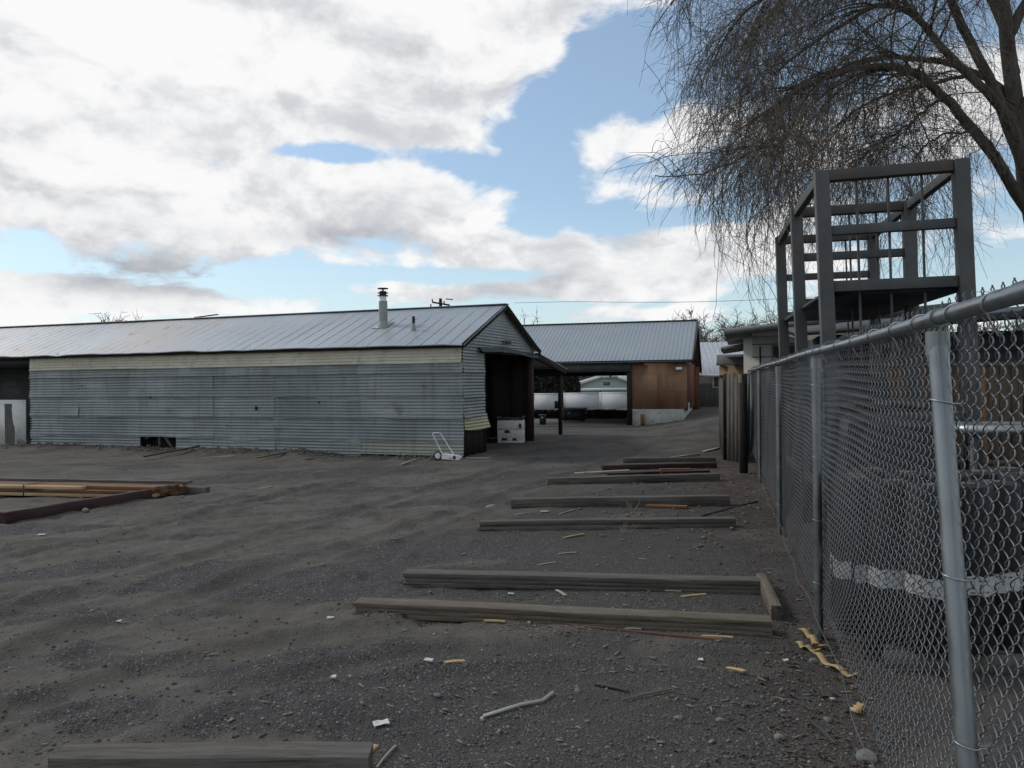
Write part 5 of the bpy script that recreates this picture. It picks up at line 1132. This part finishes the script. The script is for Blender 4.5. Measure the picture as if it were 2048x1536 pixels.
# secondaries
wts = np.array([.25, 1.4, 1.0, 1.2, 1.8, 1.6, 1.7, .6, .5, .3, 1.1, .8, .6, .5]); 
cnts = (wts/wts.sum()*480).astype(int); Q = []; T = []; RR = []
for k, c in enumerate(cnts):
    q, t, r_ = sample(LP[k:k+1], LR[k:k+1], c, wr, .35 if k in (0, 1, 2, 3, 4) else .1); Q.append(q); T.append(t); RR.append(r_)
Q, T, RR = np.vstack(Q), np.vstack(T), np.concatenate(RR); m_ = len(Q)
D0 = T*.8+wr.normal(size=(m_, 3))*np.array([.55, .8, .45])+np.array([-.1, 0, .25])
Ls = .8+1.7*wr.random(m_); P2 = grow(Q, D0, Ls, 11, .085, .11, wr); kk_ = inside(P2[:, -1], wr); P2 = P2[kk_]; RR = RR[kk_]; R2 = np.clip(RR*.35, .006, .018)[:, None]*np.linspace(1, .35, 11)[None]
mb = MB(); mb.tubes(P2-WB, R2, 5, caps=False); 
q, t, r_ = sample(P2, R2, 3500, wr, .1); ql, tl, rl_ = sample(LP[1:], LR[1:], 500, wr, .3); q = np.vstack([q, ql]); t = np.vstack([t, tl]); m_ = len(q)
P3 = grow(q, t*.7+wr.normal(size=(m_, 3))*.55, (.5+1.25*wr.random(m_)), 9, .20, .17, wr); P3 = P3[inside(P3[:, -1], wr)]; m_ = len(P3); R3 = .0042*np.linspace(1, .55, 9)[None]*np.ones((m_, 1))
mb.tubes(P3-WB, R3, 4, caps=False); mb.build('branches', M['bark'], wl, smooth=True)
q, t, r_ = sample(P3, R3, 22500, wr, .1); m_ = len(q)
P4 = grow(q, t*.5+wr.normal(size=(m_, 3))*.6, .22+.5*wr.random(m_)**1.5*1.3, 6, .20, .24, wr); P4 = P4[inside(P4[:, -1], wr)]; m_ = len(P4)
mb = MB(); mb.tubes(P4-WB, .0023*np.linspace(1, .6, 6)[None]*np.ones((m_, 1)), 3, caps=False); o = mb.build('crown', M['twig'], wl)
# ---- far bare trees
def bare_tree(lab, px, py_top, Y, wd, seed, py_base=None, group='bare trees beyond the roofs', n1=26, n2=260, n3=1500, rt=.02):
    r_ = np.random.default_rng(seed); top = atY(px, py_top, Y); base_ = np.array([top[0], Y, HG(0, 40)*0+0.0]); Ht = top[2]
    t = thing('bare_tree', lab, 'tree', tuple(base_), 0, group)
    k = 5; D0 = np.stack([r_.normal(size=k)*.28, r_.normal(size=k)*.28, np.ones(k)], -1); S0 = np.zeros((k, 3)); S0[:, 2] = Ht*.2
    P1 = grow(S0, D0, np.full(k, Ht*.72), 8, -.02, .10, r_); R1 = Ht*.014*np.linspace(1, .3, 8)[None]*np.ones((k, 1))
    mb = MB(); mb.cyl((0,0,-.2), (0,0,Ht*.24), Ht*.03, 8, r2=Ht*.022); mb.tubes(P1, R1, 5, caps=False); mb.build('trunk', M['fartwig'], t)
    q, d_, _ = sample(P1, R1, n2//3, r_, .1); P2 = grow(q, d_*.6+r_.normal(size=q.shape)*.8*np.array([wd, wd, .5]), Ht*(.15+.22*r_.random(len(q))), 7, -.04, .16, r_); R2 = Ht*.004*np.linspace(1, .4, 7)[None]*np.ones((len(q), 1))
    q, d_, _ = sample(P2, R2, n3, r_, .1); P3 = grow(q, d_*.5+r_.normal(size=q.shape)*.7, Ht*(.05+.08*r_.random(len(q))), 5, -.02, .25, r_)
    mb = MB(); mb.tubes(P2, R2, 4, caps=False); mb.tubes(P3, rt*np.linspace(1, .5, 5)[None]*np.ones((len(q), 1)), 3, caps=False); mb.build('crown', M['fartwig'], t)
fl = [(1402,640,58,'bare tree just right of the carport roof end'),(1432,655,62,'low bare tree over the pale ribbed roof'),(1470,645,60,'bare tree left of the cream house roof'),(1505,634,64,'bare tree above the left end of the cream house roof'),(1540,628,58,'bare tree over the cream house roof beside the rack'),(1590,640,66,'bare tree behind the left rack posts'),(1700,640,60,'bare tree behind the middle of the rack'),(1980,650,40,'bare tree over the brown fence at the right'),(2050,630,42,'bare tree at the far right over the brown fence'),(1900,655,45,'bare tree behind the right rack post')]
for i, (px, py, Y, lab) in enumerate(fl): bare_tree(lab, px, py, Y, 1.25, 40+i)
bare_tree('tiny bare treetop peeking over the barn ridge at left', 205, 634, 60, .7, 71, n3=500); bare_tree('tiny bare treetop peeking over the carport roof', 1086, 643, 66, .6, 72, n3=500)
# ---- utility pole and wire
up = atY(881, 597, 60); pt = thing('utility_pole', 'wooden utility pole with crossarm behind the barn roof', 'pole', (up[0], 60, 0))
mb = MB(); mb.cyl((0,0,0),(0,0,up[2]),.15,10,r2=.12); mb.build('pole', M['darkwood'], pt)
mb = MB(); mb.beam((-.62,-.14,up[2]-.28),(.7,-.14,up[2]-.52),.1,.12); mb.build('crossarm', M['darkwood'], pt)
mb = MB()
for x, z in ((-.6,-.05),(.28,-.2),(-.72,-.42)): mb.cyl((x,-.14,up[2]+z-.2),(x,-.14,up[2]+z),.05,8)
mb.cyl((.4,-.14,up[2]-.05),(.95,-.14,up[2]-.1),.04,8); mb.build('insulators', M['darkmetal'], pt)
a = atY(1150, 603, 70); b_ = atY(1700, 590, 55); ts = np.linspace(-.3, 1.6, 30); P = np.array([a*(1-t)+b_*t for t in ts]); P[:, 2] -= np.sin(np.clip(ts, 0, 1)*math.pi)*.25
o = MB().tube(P, .018, 5).build('power_line', M['darkmetal']); tag(o, 'thin overhead power line crossing the sky behind the trees', 'cable')
print('verts', sum(len(o.data.vertices) for o in bpy.data.objects if o.type == 'MESH'), 'objects', len(bpy.data.objects))
